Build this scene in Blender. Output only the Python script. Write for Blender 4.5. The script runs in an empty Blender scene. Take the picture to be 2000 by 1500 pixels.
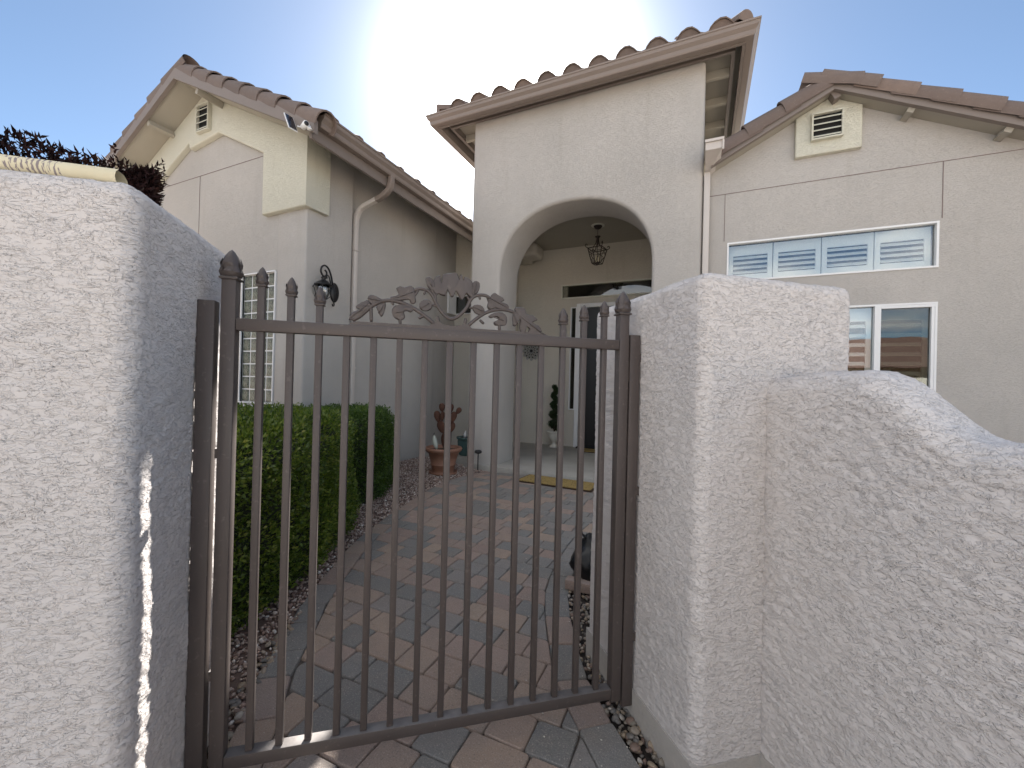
import bpy, bmesh, math, random
import numpy as np
from mathutils import Vector, Matrix
R = math.radians
sc = bpy.context.scene
C = sc.collection
random.seed(7)
rng = np.random.default_rng(11)

# ------------------------------------------------------------------ camera
CAMZ = 1.05
YAW, PITCH, ROLL = -0.42641, 0.003625, 0.025476
fwd = Vector((math.sin(YAW)*math.cos(PITCH), math.cos(YAW)*math.cos(PITCH), math.sin(PITCH)))
rt = Vector((math.cos(YAW), -math.sin(YAW), 0)); up = rt.cross(fwd)
r2 = math.cos(ROLL)*rt + math.sin(ROLL)*up; u2 = -math.sin(ROLL)*rt + math.cos(ROLL)*up
cam_data = bpy.data.cameras.new('camera'); cam = bpy.data.objects.new('camera', cam_data); C.objects.link(cam)
cam_data.sensor_width = 36; cam_data.lens = 14.5926; cam_data.clip_start = 0.02; cam_data.clip_end = 2000
cam.matrix_world = Matrix(((r2.x, u2.x, -fwd.x, 0), (r2.y, u2.y, -fwd.y, 0), (r2.z, u2.z, -fwd.z, CAMZ), (0, 0, 0, 1)))
sc.camera = cam

# ------------------------------------------------------------------ light
SUN = Vector((-0.478, 1.0, 0.757)).normalized()
ELEV = math.asin(SUN.z); AZ = math.atan2(SUN.x, SUN.y)
sd = bpy.data.lights.new('sun', 'SUN'); sun = bpy.data.objects.new('sun', sd); C.objects.link(sun)
sd.energy = 5.0; sd.angle = R(0.55); sd.color = (1.0, 0.95, 0.88)
sun.rotation_euler = (-SUN).to_track_quat('-Z', 'Y').to_euler()
sun.location = (0, 0, 30)

world = bpy.data.worlds.new('World'); sc.world = world; world.use_nodes = True
wt = world.node_tree; wt.nodes.clear()
def wn(t, **k):
    n = wt.nodes.new(t)
    for a, b in k.items(): setattr(n, a, b)
    return n
def wm(op, a, b=None, c=None):
    n = wn('ShaderNodeMath', operation=op)
    for i, v in enumerate((a, b, c)):
        if v is None: continue
        if isinstance(v, (int, float)): n.inputs[i].default_value = v
        else: wt.links.new(v, n.inputs[i])
    return n.outputs[0]
sky = wn('ShaderNodeTexSky', sky_type='NISHITA'); sky.sun_disc = False
sky.sun_elevation = ELEV; sky.sun_rotation = AZ
sky.altitude = 900; sky.air_density = 0.72; sky.dust_density = 0.6; sky.ozone_density = 1.3
tc = wn('ShaderNodeTexCoord')
vd = wn('ShaderNodeVectorMath', operation='DOT_PRODUCT'); wt.links.new(tc.outputs['Generated'], vd.inputs[0]); vd.inputs[1].default_value = SUN
dot = wm('MAXIMUM', vd.outputs['Value'], 0.0)
g1 = wm('MULTIPLY', wm('POWER', dot, 95.0), 30.0)
g2 = wm('MULTIPLY', wm('POWER', dot, 22.0), 0.9)
glow = wm('ADD', g1, g2)
# thin cumulus drifting over the whole sky
sep = wn('ShaderNodeSeparateXYZ'); wt.links.new(tc.outputs['Generated'], sep.inputs[0])
zz = wm('ADD', wm('MAXIMUM', sep.outputs[2], 0.0), 0.16)
comb = wn('ShaderNodeCombineXYZ'); wt.links.new(wm('DIVIDE', sep.outputs[0], zz), comb.inputs[0]); wt.links.new(wm('DIVIDE', sep.outputs[1], zz), comb.inputs[1])
nz = wn('ShaderNodeTexNoise'); nz.inputs['Scale'].default_value = 0.95; nz.inputs['Detail'].default_value = 9; nz.inputs['Roughness'].default_value = 0.56
off = wn('ShaderNodeVectorMath', operation='ADD'); wt.links.new(comb.outputs[0], off.inputs[0]); off.inputs[1].default_value = (3.1, 7.7, 0)
wt.links.new(off.outputs[0], nz.inputs['Vector'])
cl = wn('ShaderNodeMapRange'); side = wn('ShaderNodeMapRange', interpolation_type='SMOOTHSTEP'); wt.links.new(sep.outputs[1], side.inputs[0])   # the cloud bank lies in the half of the sky away from the sun
for i_, v_ in zip((1, 2, 3, 4), (-0.35, 0.45, 0.0, 0.20)): side.inputs[i_].default_value = v_
wt.links.new(wm('SUBTRACT', nz.outputs['Fac'], side.outputs[0]), cl.inputs[0]); cl.inputs[1].default_value = 0.43; cl.inputs[2].default_value = 0.60
cl.interpolation_type = 'SMOOTHSTEP'
cmix = wn('ShaderNodeMix', data_type='RGBA'); wt.links.new(wm('MULTIPLY', cl.outputs[0], 0.8), cmix.inputs[0]); tint = wn('ShaderNodeMix', data_type='RGBA', blend_type='MULTIPLY'); tint.inputs[0].default_value = 1.0; tint.inputs[7].default_value = (.90, .92, .86, 1); wt.links.new(sky.outputs[0], tint.inputs[6]); wt.links.new(tint.outputs[2], cmix.inputs[6]); cmix.inputs[7].default_value = (9.5, 9.3, 9.0, 1)
add = wn('ShaderNodeMix', data_type='RGBA', blend_type='ADD'); add.inputs[0].default_value = 1; wt.links.new(cmix.outputs[2], add.inputs[6])
gc = wn('ShaderNodeVectorMath', operation='SCALE'); gc.inputs[0].default_value = (1.0, 0.97, 0.90); wt.links.new(glow, gc.inputs['Scale'])
wt.links.new(gc.outputs[0], add.inputs[7])
bg = wn('ShaderNodeBackground'); bg.inputs['Strength'].default_value = 0.05; wt.links.new(add.outputs[2], bg.inputs['Color'])
wo = wn('ShaderNodeOutputWorld'); wt.links.new(bg.outputs[0], wo.inputs[0])

sc.view_settings.view_transform = 'Standard'; sc.view_settings.look = 'None'
sc.view_settings.exposure = 2.35; sc.view_settings.gamma = 1.0; sc.view_settings.use_curve_mapping = False
sc.render.engine = 'CYCLES'; sc.cycles.use_denoising = True
sc.cycles.max_bounces = 8; sc.cycles.transparent_max_bounces = 16; sc.cycles.sample_clamp_indirect = 6

# ------------------------------------------------------------------ materials
MATS = {}
class NT:
    def __init__(s, name):
        s.m = bpy.data.materials.new(name); s.m.use_nodes = True; s.t = s.m.node_tree
        s.b = s.t.nodes['Principled BSDF']; s.out = s.t.nodes['Material Output']; MATS[name] = s.m
    def n(s, t, **k):
        x = s.t.nodes.new(t)
        for a, b in k.items(): setattr(x, a, b)
        return x
    def link(s, a, b): s.t.links.new(a, b)
    def set(s, **k):
        for a, v in k.items(): s.b.inputs[a.replace('_', ' ')].default_value = v
    def coord(s, scale=(1, 1, 1), kind='Object', rot=(0, 0, 0)):
        tc = s.n('ShaderNodeTexCoord'); mp = s.n('ShaderNodeMapping'); mp.inputs['Scale'].default_value = scale; mp.inputs['Rotation'].default_value = rot
        s.link(tc.outputs[kind], mp.inputs[0]); return mp.outputs[0]
    def noise(s, vec, scale, detail=4, rough=0.5, dist=0.0):
        x = s.n('ShaderNodeTexNoise'); x.inputs['Scale'].default_value = scale; x.inputs['Detail'].default_value = detail
        x.inputs['Roughness'].default_value = rough; x.inputs['Distortion'].default_value = dist; s.link(vec, x.inputs['Vector']); return x.outputs['Fac']
    def ramp(s, fac, stops, interp='LINEAR'):
        x = s.n('ShaderNodeValToRGB'); x.color_ramp.interpolation = interp
        while len(x.color_ramp.elements) < len(stops): x.color_ramp.elements.new(0.5)
        for e, (p, c) in zip(x.color_ramp.elements, stops):
            e.position = p; e.color = c if len(c) == 4 else (*c, 1)
        s.link(fac, x.inputs[0]); return x.outputs[0]
    def mr(s, v, a, b, c=0.0, d=1.0, smooth=False):
        x = s.n('ShaderNodeMapRange'); s.link(v, x.inputs[0])
        if smooth: x.interpolation_type = 'SMOOTHSTEP'
        for i, q in enumerate((a, b, c, d)): x.inputs[i+1].default_value = q
        return x.outputs[0]
    def mix(s, fac, a, b, mode='MIX'):
        x = s.n('ShaderNodeMix', data_type='RGBA', blend_type=mode)
        for i, v in ((0, fac), (6, a), (7, b)):
            if isinstance(v, (int, float)): x.inputs[i].default_value = v
            elif isinstance(v, tuple): x.inputs[i].default_value = v if len(v) == 4 else (*v, 1)
            else: s.link(v, x.inputs[i])
        return x.outputs[2]
    def math(s, op, a, b=0.0):
        x = s.n('ShaderNodeMath', operation=op)
        for i, v in enumerate((a, b)):
            if isinstance(v, (int, float)): x.inputs[i].default_value = v
            else: s.link(v, x.inputs[i])
        return x.outputs[0]
    def bump(s, h, dist, strength=1.0, prev=None):
        x = s.n('ShaderNodeBump'); x.inputs['Distance'].default_value = dist; x.inputs['Strength'].default_value = strength
        s.link(h, x.inputs['Height'])
        if prev is not None: s.link(prev, x.inputs['Normal'])
        return x.outputs[0]

def stucco(name, col, kind='fine', dirt=0.06):
    s = NT(name); v = s.coord()
    big = s.noise(v, 1.1, 3); mid = s.noise(v, 9, 4)
    c = s.mix(s.mr(big, .35, .65, 0, 1), tuple(x*(1-dirt) for x in col), tuple(x*(1+dirt*.7) for x in col))
    c = s.mix(s.mr(mid, .3, .7, 0, .25), c, tuple(x*(1-dirt*2) for x in col))
    drip = s.noise(s.coord((7, 7, .55)), 1.6, 5, .6); c = s.mix(s.mr(drip, .56, .74, 0, .30), c, tuple(x*y for x, y in zip(col, (.80, .78, .75))))
    spot = s.noise(v, 3.3, 6, .7); c = s.mix(s.mr(spot, .60, .72, 0, .22), c, tuple(x*y for x, y in zip(col, (.84, .81, .77))))
    s.link(c, s.b.inputs['Base Color']); s.set(Roughness=0.88); s.b.inputs['Specular IOR Level'].default_value = 0.25
    if kind == 'trowel':
        v2 = s.coord((1, 1, 2.1))
        a = s.mr(s.noise(v2, 38, 4, .62, .9), .50, .545, smooth=True)
        b = s.mr(s.noise(v2, 62, 3, .6, .8), .48, .60, smooth=True)
        f = s.noise(v, 260, 2); calm = s.mr(s.noise(v, 4.5, 3), .36, .62, .62, 1.0); a = s.math('MULTIPLY', a, calm)
        n = s.bump(a, .0024, .85); n = s.bump(b, .0014, .8, n); n = s.bump(f, .0005, .5, n)
    elif kind == 'dash':
        v2 = s.coord((1, 1, 2.0))
        a = s.mr(s.noise(v2, 52, 3, .6, .7), .47, .58, smooth=True)
        b = s.noise(v2, 130, 3, .6, .3)
        n = s.bump(a, .0034, .8); n = s.bump(b, .0016, .8, n)
    else:
        v2 = s.coord((1, 1, 2.6))
        a = s.mr(s.noise(v2, 48, 3, .6, .8), .5, .60, smooth=True)
        b = s.noise(v2, 120, 3, .6, .4)
        n = s.bump(a, .0019, .75); n = s.bump(b, .0022, .8, n)
    s.link(n, s.b.inputs['Normal'])
    return s.m

def plain(name, col, rough=0.6, metal=0.0, var=0.08, nscale=30, bump=0.0, spec=0.4):
    s = NT(name); v = s.coord()
    if var:
        c = s.mix(s.noise(v, nscale, 4), tuple(x*(1-var) for x in col), tuple(x*(1+var) for x in col)); s.link(c, s.b.inputs['Base Color'])
    else: s.b.inputs['Base Color'].default_value = (*col, 1)
    s.set(Roughness=rough, Metallic=metal); s.b.inputs['Specular IOR Level'].default_value = spec
    if bump: s.link(s.bump(s.noise(v, nscale*4, 3), bump, 1), s.b.inputs['Normal'])
    return s.m

M_WALL = stucco('courtyard_wall_stucco', (.63, .59, .57), 'trowel', .03)
M_WALLD = M_WALL
M_HOUSE = stucco('house_stucco', (.48, .452, .422), 'fine')
M_POP = stucco('cream_stucco', (.64, .62, .52), 'dash', .03)
M_PORCH = stucco('porch_stucco', (.60, .56, .49), 'dash', .03)
M_TRIM = plain('taupe_trim', (.205, .17, .15), .55, var=.06, nscale=8)
M_GUTTER = plain('taupe_gutter', (.225, .182, .157), .4, var=.05, nscale=6)
M_SOFFIT = plain('soffit_paint', (.37, .34, .285), .75, var=.05, nscale=5)
M_SPOUT = plain('downspout_paint', (.56, .51, .47), .5, var=.05, nscale=6)
M_WHITE = plain('white_vinyl', (.78, .78, .78), .4, var=.02)
M_BONE = plain('bone_trim', (.66, .65, .57), .5, var=.02)
M_SHUT = plain('white_shutter', (.82, .82, .80), .5, var=.02)
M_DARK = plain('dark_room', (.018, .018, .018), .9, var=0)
M_BLACK = plain('black_iron', (.009, .009, .010), .42, var=0, spec=.5)
M_LANT = plain('rust_brown_iron', (.028, .018, .014), .5, var=.2)
M_DOOR = plain('door_dark', (.02, .018, .017), .35, var=.1)
M_JOINT = plain('control_joint', (.20, .15, .14), .6, var=0)
M_SOIL = plain('soil', (.045, .03, .022), .95, var=.4, nscale=60, bump=.004)
M_URN = plain('urn_stone', (.62, .59, .52), .75, var=.08, nscale=20)
M_TEAL = plain('teal_glaze', (.07, .13, .125), .25, var=.25, nscale=12)
M_BAGM = plain('black_plastic', (.006, .006, .007), .35, var=0)
M_BRASS = plain('candle_cream', (.75, .70, .52), .5, var=0)
M_METALW = plain('white_plastic', (.8, .8, .8), .35, var=0)
M_SOLAR = plain('solar_cell', (.01, .012, .02), .12, var=0, spec=.8)
M_CARDB = plain('figurine_white', (.36, .38, .33), .5, var=.15)
M_ROT = plain('twig', (.06, .04, .03), .9, var=.2)

def bronze():
    s = NT('gate_bronze'); v = s.coord()
    a = s.noise(v, 5, 4); b = s.noise(v, 70, 3)
    c = s.mix(a, (.066, .053, .049), (.100, .080, .073)); c = s.mix(s.mr(b, .62, .72, 0, .35), c, (.18, .15, .135))
    # settled dust on faces that look up
    g = s.n('ShaderNodeNewGeometry'); sp = s.n('ShaderNodeSeparateXYZ'); s.link(g.outputs['True Normal'], sp.inputs[0])
    d = s.math('MULTIPLY', s.mr(sp.outputs[2], .6, .95, 0, .55), s.mr(s.noise(v, 22, 4), .3, .6, .4, 1))
    c = s.mix(d, c, (.26, .25, .245))
    s.link(c, s.b.inputs['Base Color']); s.set(Metallic=0.15); s.link(s.mr(a, .3, .7, .42, .6), s.b.inputs['Roughness'])
    s.link(s.bump(b, .0004, .6), s.b.inputs['Normal']); return s.m
M_GATE = bronze()

def tile_mat():
    s = NT('clay_tile'); v = s.coord(); oi = s.n('ShaderNodeObjectInfo')
    c = s.ramp(oi.outputs['Random'], [(0, (.115, .088, .077)), (.3, (.18, .137, .116)), (.65, (.15, .113, .098)), (.85, (.215, .155, .125)), (1, (.17, .14, .125))])
    c = s.mix(s.mr(s.noise(v, 14, 4), .3, .7, 0, .5), c, (.13, .095, .08)); c = s.mix(s.mr(s.noise(v, 70, 3), .6, .75, 0, .4), c, (.27, .22, .19))
    s.link(c, s.b.inputs['Base Color']); s.set(Roughness=.8); s.link(s.bump(s.noise(v, 90, 3), .0015, .7), s.b.inputs['Normal']); return s.m
M_TILE = tile_mat()

def paver_mat():
    s = NT('concrete_paver'); v = s.coord(kind='Object'); oi = s.n('ShaderNodeObjectInfo')
    tc = s.n('ShaderNodeTexCoord'); w = s.n('ShaderNodeVectorMath', operation='ADD'); s.link(tc.outputs['Object'], w.inputs[0]); s.link(oi.outputs['Location'], w.inputs[1]); v = w.outputs[0]
    r = oi.outputs['Random']
    c = s.ramp(r, [(0, (.18, .175, .165)), (.26, (.205, .20, .19)), (.46, (.24, .22, .205)), (.52, (.33, .245, .205)), (.68, (.29, .22, .185)), (.84, (.35, .265, .205)), (1, (.28, .205, .175))])
    n1 = s.noise(v, 9, 4); c = s.mix(s.mr(n1, .42, .68, 0, .42), c, (.235, .20, .175))
    c = s.mix(s.mr(s.noise(v, 240, 2), .56, .7, 0, .5), c, (.48, .42, .37)); c = s.mix(s.mr(s.noise(v, 170, 2), .3, .42, .45, 0), c, (.12, .10, .09))
    s.link(c, s.b.inputs['Base Color']); s.set(Roughness=.82); s.b.inputs['Specular IOR Level'].default_value = .3
    n = s.bump(s.noise(v, 34, 5), .005, .6); n = s.bump(s.noise(v, 210, 3, .6), .0022, .9, n); s.link(n, s.b.inputs['Normal']); return s.m
M_PAVER = paver_mat()

def concrete_mat():
    s = NT('porch_concrete'); v = s.coord()
    c = s.mix(s.mr(s.noise(v, 2.2, 5), .3, .7), (.33, .31, .28), (.42, .40, .36)); c = s.mix(s.mr(s.noise(v, 60, 4), .5, .8, 0, .4), c, (.26, .24, .22))
    s.link(c, s.b.inputs['Base Color']); s.set(Roughness=.85); s.link(s.bump(s.noise(v, 120, 4), .0012, .7), s.b.inputs['Normal']); return s.m
M_CONC = concrete_mat()

def island_mat(name, stops, rough=.8, trans=0.0, spec=.3, noise=None):
    s = NT(name); g = s.n('ShaderNodeNewGeometry')
    c = s.ramp(g.outputs['Random Per Island'], stops)
    if noise:
        v = s.coord(); c = s.mix(s.mr(s.noise(v, noise[0], 3), .35, .65, 0, noise[1]), c, noise[2])
    s.link(c, s.b.inputs['Base Color']); s.set(Roughness=rough); s.b.inputs['Specular IOR Level'].default_value = spec
    if trans:
        t = s.n('ShaderNodeBsdfTranslucent'); s.link(s.mix(1.0, c, (1.0, 1.25, .5), 'MULTIPLY'), t.inputs[0])
        mx = s.n('ShaderNodeMixShader'); mx.inputs[0].default_value = trans; s.link(s.b.outputs[0], mx.inputs[1]); s.link(t.outputs[0], mx.inputs[2]); s.link(mx.outputs[0], s.out.inputs[0])
    return s.m
M_LEAF = island_mat('boxwood_leaf', [(0, (.045, .085, .014)), (.5, (.115, .17, .027)), (.88, (.19, .24, .04)), (1, (.26, .26, .07))], .40, .34, .5)
M_LEAF2 = island_mat('boxwood_leaf_dark', [(0, (.035, .07, .015)), (.6, (.07, .125, .022)), (1, (.13, .19, .035))], .42, .28, .45)
M_PURP = island_mat('purple_leaf', [(0, (.008, .004, .004)), (.6, (.014, .006, .007)), (.95, (.025, .010, .010)), (1, (.06, .025, .02))], .75, .05, .12)
M_TOPI = island_mat('topiary_leaf', [(0, (.010, .026, .009)), (1, (.035, .07, .018))], .55, .1)
M_GRAV = island_mat('desert_gravel', [(0, (.17, .11, .09)), (.35, (.33, .235, .195)), (.65, (.43, .34, .29)), (.9, (.52, .43, .37)), (1, (.8, .75, .7))], .85)
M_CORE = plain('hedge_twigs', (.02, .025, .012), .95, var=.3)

def pebble_mat():
    s = NT('river_pebble'); oi = s.n('ShaderNodeObjectInfo'); v = s.coord(); g = s.n('ShaderNodeNewGeometry')
    c = s.ramp(s.math('FRACT', s.math('ADD', oi.outputs['Random'], g.outputs['Random Per Island'])), [(0, (.20, .13, .10)), (.2, (.34, .28, .22)), (.4, (.22, .19, .15)), (.6, (.14, .13, .12)), (.75, (.28, .21, .14)), (.9, (.42, .38, .33)), (1, (.15, .11, .10))], 'CONSTANT')
    c = s.mix(s.mr(s.noise(v, 60, 4), .4, .6, 0, .4), c, (.20, .17, .14))
    s.link(c, s.b.inputs['Base Color']); s.set(Roughness=.55); return s.m
M_PEB = pebble_mat()

def rust_mat():
    s = NT('rusty_steel'); v = s.coord()
    c = s.mix(s.noise(v, 22, 5), (.040, .018, .012), (.11, .042, .022)); s.link(c, s.b.inputs['Base Color']); s.set(Roughness=.8, Metallic=.2); return s.m
M_RUST = rust_mat()
def terra_mat():
    s = NT('terracotta'); v = s.coord()
    c = s.mix(s.mr(s.noise(v, 7, 5), .3, .7), (.20, .095, .060), (.28, .14, .09)); c = s.mix(s.mr(s.noise(v, 3, 3), .55, .75, 0, .4), c, (.42, .28, .22))
    s.link(c, s.b.inputs['Base Color']); s.set(Roughness=.6); return s.m
M_TERRA = terra_mat()

def glass_mat(name, tint, base=.12, gain=1.6):
    s = NT(name); s.t.nodes.remove(s.b)
    tr = s.n('ShaderNodeBsdfTransparent'); tr.inputs[0].default_value = (*tint, 1)
    gl = s.n('ShaderNodeBsdfGlossy'); gl.inputs['Roughness'].default_value = 0.0; gl.inputs[0].default_value = (.95, .97, 1, 1)
    fr = s.n('ShaderNodeFresnel'); fr.inputs[0].default_value = 1.5
    f = s.math('MINIMUM', s.math('ADD', s.math('MULTIPLY', fr.outputs[0], gain), base), 1.0)
    nv = s.coord(); nb = s.bump(s.noise(nv, 2.2, 2), .0015, .5); s.link(nb, gl.inputs['Normal'])
    mx = s.n('ShaderNodeMixShader'); s.link(f, mx.inputs[0]); s.link(tr.outputs[0], mx.inputs[1]); s.link(gl.outputs[0], mx.inputs[2]); s.link(mx.outputs[0], s.out.inputs[0])
    return s.m
M_GLASS = glass_mat('window_glass', (.96, .98, .97), .05, 1.5)
M_GLASSD = glass_mat('dark_window_glass', (.35, .36, .34), .03, 1.4)
M_GLASSR = glass_mat('screened_glass', (.58, .59, .55), .02, 1.3)
M_LGLASS = glass_mat('lantern_glass', (.75, .78, .80), .10, 1.4)

def block_glass():
    s = NT('glass_block'); v = s.coord()
    n1 = s.noise(v, 26, 3, .5, 1.8)
    c = s.ramp(n1, [(.30, (.02, .026, .018)), (.48, (.09, .10, .07)), (.56, (.24, .26, .20)), (.64, (.06, .07, .05))])
    s.link(c, s.b.inputs['Base Color']); s.set(Roughness=.3); s.b.inputs['Specular IOR Level'].default_value = .5
    s.link(s.bump(s.noise(v, 22, 2, .5, 2.0), .012, .9), s.b.inputs['Normal']); return s.m
M_BLOCK = block_glass()

def mat_mat():
    s = NT('coir_mat'); v = s.coord()
    w = s.noise(v, 14, 1, .4, 2.6)
    line = s.math('LESS_THAN', s.math('ABSOLUTE', s.math('SUBTRACT', w, .5)), .012)
    c = s.mix(s.noise(v, 300, 2), (.26, .17, .055), (.40, .29, .10)); c = s.mix(line, c, (.03, .02, .012))
    s.link(c, s.b.inputs['Base Color']); s.set(Roughness=.95); s.link(s.bump(s.noise(v, 400, 2), .003, 1), s.b.inputs['Normal']); return s.m
M_MAT = mat_mat()
M_MATB = plain('mat_border', (.05, .028, .014), .9, var=.2)

def news_mat():
    s = NT('newsprint'); v = s.coord()
    # columns of tiny print, dark bars and blank margins along the roll (local x = along, angle round the roll via y/z)
    sp = s.n('ShaderNodeSeparateXYZ'); s.link(v, sp.inputs[0]); x = sp.outputs[0]
    lines = s.math('GREATER_THAN', s.math('FRACT', s.math('MULTIPLY', x, 120.0)), .45)
    blocks = s.mr(s.noise(s.coord((55, 22, 22)), 1, 2), .40, .45)
    words = s.mr(s.noise(s.coord((260, 90, 90)), 1, 1), .45, .52)
    zone = s.math('LESS_THAN', x, .44)
    ink = s.math('MULTIPLY', s.math('MULTIPLY', lines, blocks), s.math('MULTIPLY', words, zone))
    c = s.mix(s.noise(v, 30, 3), (.58, .52, .36), (.68, .62, .46)); c = s.mix(s.math('MULTIPLY', ink, .75), c, (.12, .09, .14))
    s.link(c, s.b.inputs['Base Color']); s.set(Roughness=.85); return s.m
M_NEWS = news_mat()

def ground_mat():
    s = NT('desert_ground'); v = s.coord()
    c = s.mix(s.mr(s.noise(v, .15, 5), .3, .7), (.40, .34, .28), (.49, .42, .35)); c = s.mix(s.mr(s.noise(v, 40, 3), .4, .7, 0, .5), c, (.22, .16, .13))
    s.link(c, s.b.inputs['Base Color']); s.set(Roughness=.95); s.link(s.bump(s.noise(v, 60, 4), .01, .6), s.b.inputs['Normal']); return s.m
M_GROUND = ground_mat()
M_SAND = plain('joint_sand', (.11, .09, .075), .95, var=.5, nscale=90, bump=.002)
M_DRIVE = plain('driveway_concrete', (.54, .51, .47), .9, var=.08, nscale=3)
M_HILL = plain('far_hill', (.12, .11, .09), .95, var=.3, nscale=.05)
M_NTILE = plain('neighbour_tile', (.15, .095, .075), .85, var=.2, nscale=3)
M_NWALL = plain('neighbour_stucco', (.34, .28, .21), .9, var=.05, nscale=2)
M_NEIGH_LEAF = island_mat('street_tree_leaf', [(0, (.04, .07, .02)), (1, (.12, .17, .05))], .6, .2)

# ------------------------------------------------------------------ mesh helpers
class MB:
    def __init__(s): s.v = []; s.f = []; s.mi = []; s.sm = []
    def add(s, vs, fs, mi=0, smooth=False):
        o = len(s.v); s.v += [tuple(p) for p in vs]; s.f += [tuple(i+o for i in f) for f in fs]; s.mi += [mi]*len(fs); s.sm += [smooth]*len(fs); return s
    def box(s, x0, x1, y0, y1, z0, z1, mi=0):
        vs = [(x, y, z) for x in (x0, x1) for y in (y0, y1) for z in (z0, z1)]
        return s.add(vs, [(0, 1, 3, 2), (4, 6, 7, 5), (0, 4, 5, 1), (2, 3, 7, 6), (0, 2, 6, 4), (1, 5, 7, 3)], mi)
    def obox(s, c, ax, ay, az, hx, hy, hz, mi=0):
        c, ax, ay, az = map(Vector, (c, ax, ay, az))
        vs = [c + ax*a*hx + ay*b*hy + az*d*hz for a in (-1, 1) for b in (-1, 1) for d in (-1, 1)]
        return s.add(vs, [(0, 1, 3, 2), (4, 6, 7, 5), (0, 4, 5, 1), (2, 3, 7, 6), (0, 2, 6, 4), (1, 5, 7, 3)], mi)
    def prism(s, poly, fn, d0, d1, mi=0, smooth=False):
        """poly: 2-D outline; fn(a, b, d) -> 3-D point; between depths d0 and d1"""
        n = len(poly)
        vs = [fn(a, b, d0) for a, b in poly] + [fn(a, b, d1) for a, b in poly]
        fs = [tuple(range(n))[::-1], tuple(range(n, 2*n))] + [(i, (i+1) % n, n+(i+1) % n, n+i) for i in range(n)]
        return s.add(vs, fs, mi, smooth)
    def tube(s, pts, rad, seg=8, closed=False, cap=True, mi=0):
        pts = [Vector(p) for p in pts]; n = len(pts); rads = rad if isinstance(rad, (list, tuple)) else [rad]*n
        vs = []; prev = None
        for i, p in enumerate(pts):
            t = (pts[min(i+1, n-1)] - pts[max(i-1, 0)])
            if closed: t = pts[(i+1) % n] - pts[i-1]
            t.normalize()
            if prev is None:
                a = t.cross(Vector((0, 0, 1)));
                if a.length < .1: a = t.cross(Vector((1, 0, 0)))
            else: a = prev - t*prev.dot(t)
            a.normalize(); prev = a; b = t.cross(a)
            for k in range(seg):
                th = 2*math.pi*k/seg; vs.append(p + (a*math.cos(th)+b*math.sin(th))*rads[i])
        fs = []
        for i in range(n if closed else n-1):
            j = (i+1) % n
            for k in range(seg): fs.append((i*seg+k, i*seg+(k+1) % seg, j*seg+(k+1) % seg, j*seg+k))
        if cap and not closed: fs += [tuple(range(seg))[::-1], tuple(range((n-1)*seg, n*seg))]
        return s.add(vs, fs, mi, True)
    def lathe(s, prof, c=(0, 0, 0), seg=24, mi=0, sq=1.0, rot=0.0, smooth=True):
        vs = []; n = len(prof)
        for r, z in prof:
            for k in range(seg):
                th = 2*math.pi*k/seg+rot; vs.append((c[0]+r*math.cos(th), c[1]+r*math.sin(th)*sq, c[2]+z))
        fs = [(i*seg+k, i*seg+(k+1) % seg, (i+1)*seg+(k+1) % seg, (i+1)*seg+k) for i in range(n-1) for k in range(seg)]
        fs += [tuple(range(seg))[::-1], tuple(range((n-1)*seg, n*seg))]
        return s.add(vs, fs, mi, smooth)
    def build(s, name, mats, parent=None, origin=(0, 0, 0), recalc=True):
        me = bpy.data.meshes.new(name); o = Vector(origin)
        me.from_pydata([Vector(p)-o for p in s.v], [], s.f)
        mats = mats if isinstance(mats, (list, tuple)) else [mats]
        for m in mats: me.materials.append(m)
        me.polygons.foreach_set('material_index', s.mi); me.polygons.foreach_set('use_smooth', s.sm)
        if recalc:
            bm = bmesh.new(); bm.from_mesh(me); bmesh.ops.recalc_face_normals(bm, faces=bm.faces); bm.to_mesh(me); bm.free()
        me.update(); return link(name, me, parent, origin)
def link(name, me, parent=None, loc=(0, 0, 0)):
    ob = bpy.data.objects.new(name, me); C.objects.link(ob); ob.location = loc
    if parent is not None:
        ob.parent = parent; ob.matrix_parent_inverse = Matrix.Identity(4)
        w = Vector(loc)
        pw = ABS.get(parent.name, Vector((0, 0, 0))); ob.location = w - pw
        ABS[ob.name] = w
    else: ABS[ob.name] = Vector(loc)
    return ob
ABS = {}
def thing(name, label, cat, loc=(0, 0, 0), group=None):
    o = bpy.data.objects.new(name, None); C.objects.link(o); o.location = loc; ABS[o.name] = Vector(loc); o.empty_display_size = .1
    o['label'] = label; o['category'] = cat
    if group: o['group'] = group
    return o
def tag(o, label, cat, group=None):
    o['label'] = label; o['category'] = cat
    if group: o['group'] = group
    return o
def struct(o): o['kind'] = 'structure'; return o
def bevel(o, width, seg=2, pred=None, smooth=True):
    me = o.data; bm = bmesh.new(); bm.from_mesh(me)
    es = [e for e in bm.edges if (pred(e) if pred else True) and len(e.link_faces) == 2 and e.calc_face_angle(0) > .3]
    bmesh.ops.bevel(bm, geom=es, offset=width, segments=seg, profile=.5, affect='EDGES', clamp_overlap=True)
    if smooth:
        for f in bm.faces: f.smooth = True
    bm.to_mesh(me); bm.free()
    if smooth: me.set_sharp_from_angle(angle=R(35))
    return o
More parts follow.
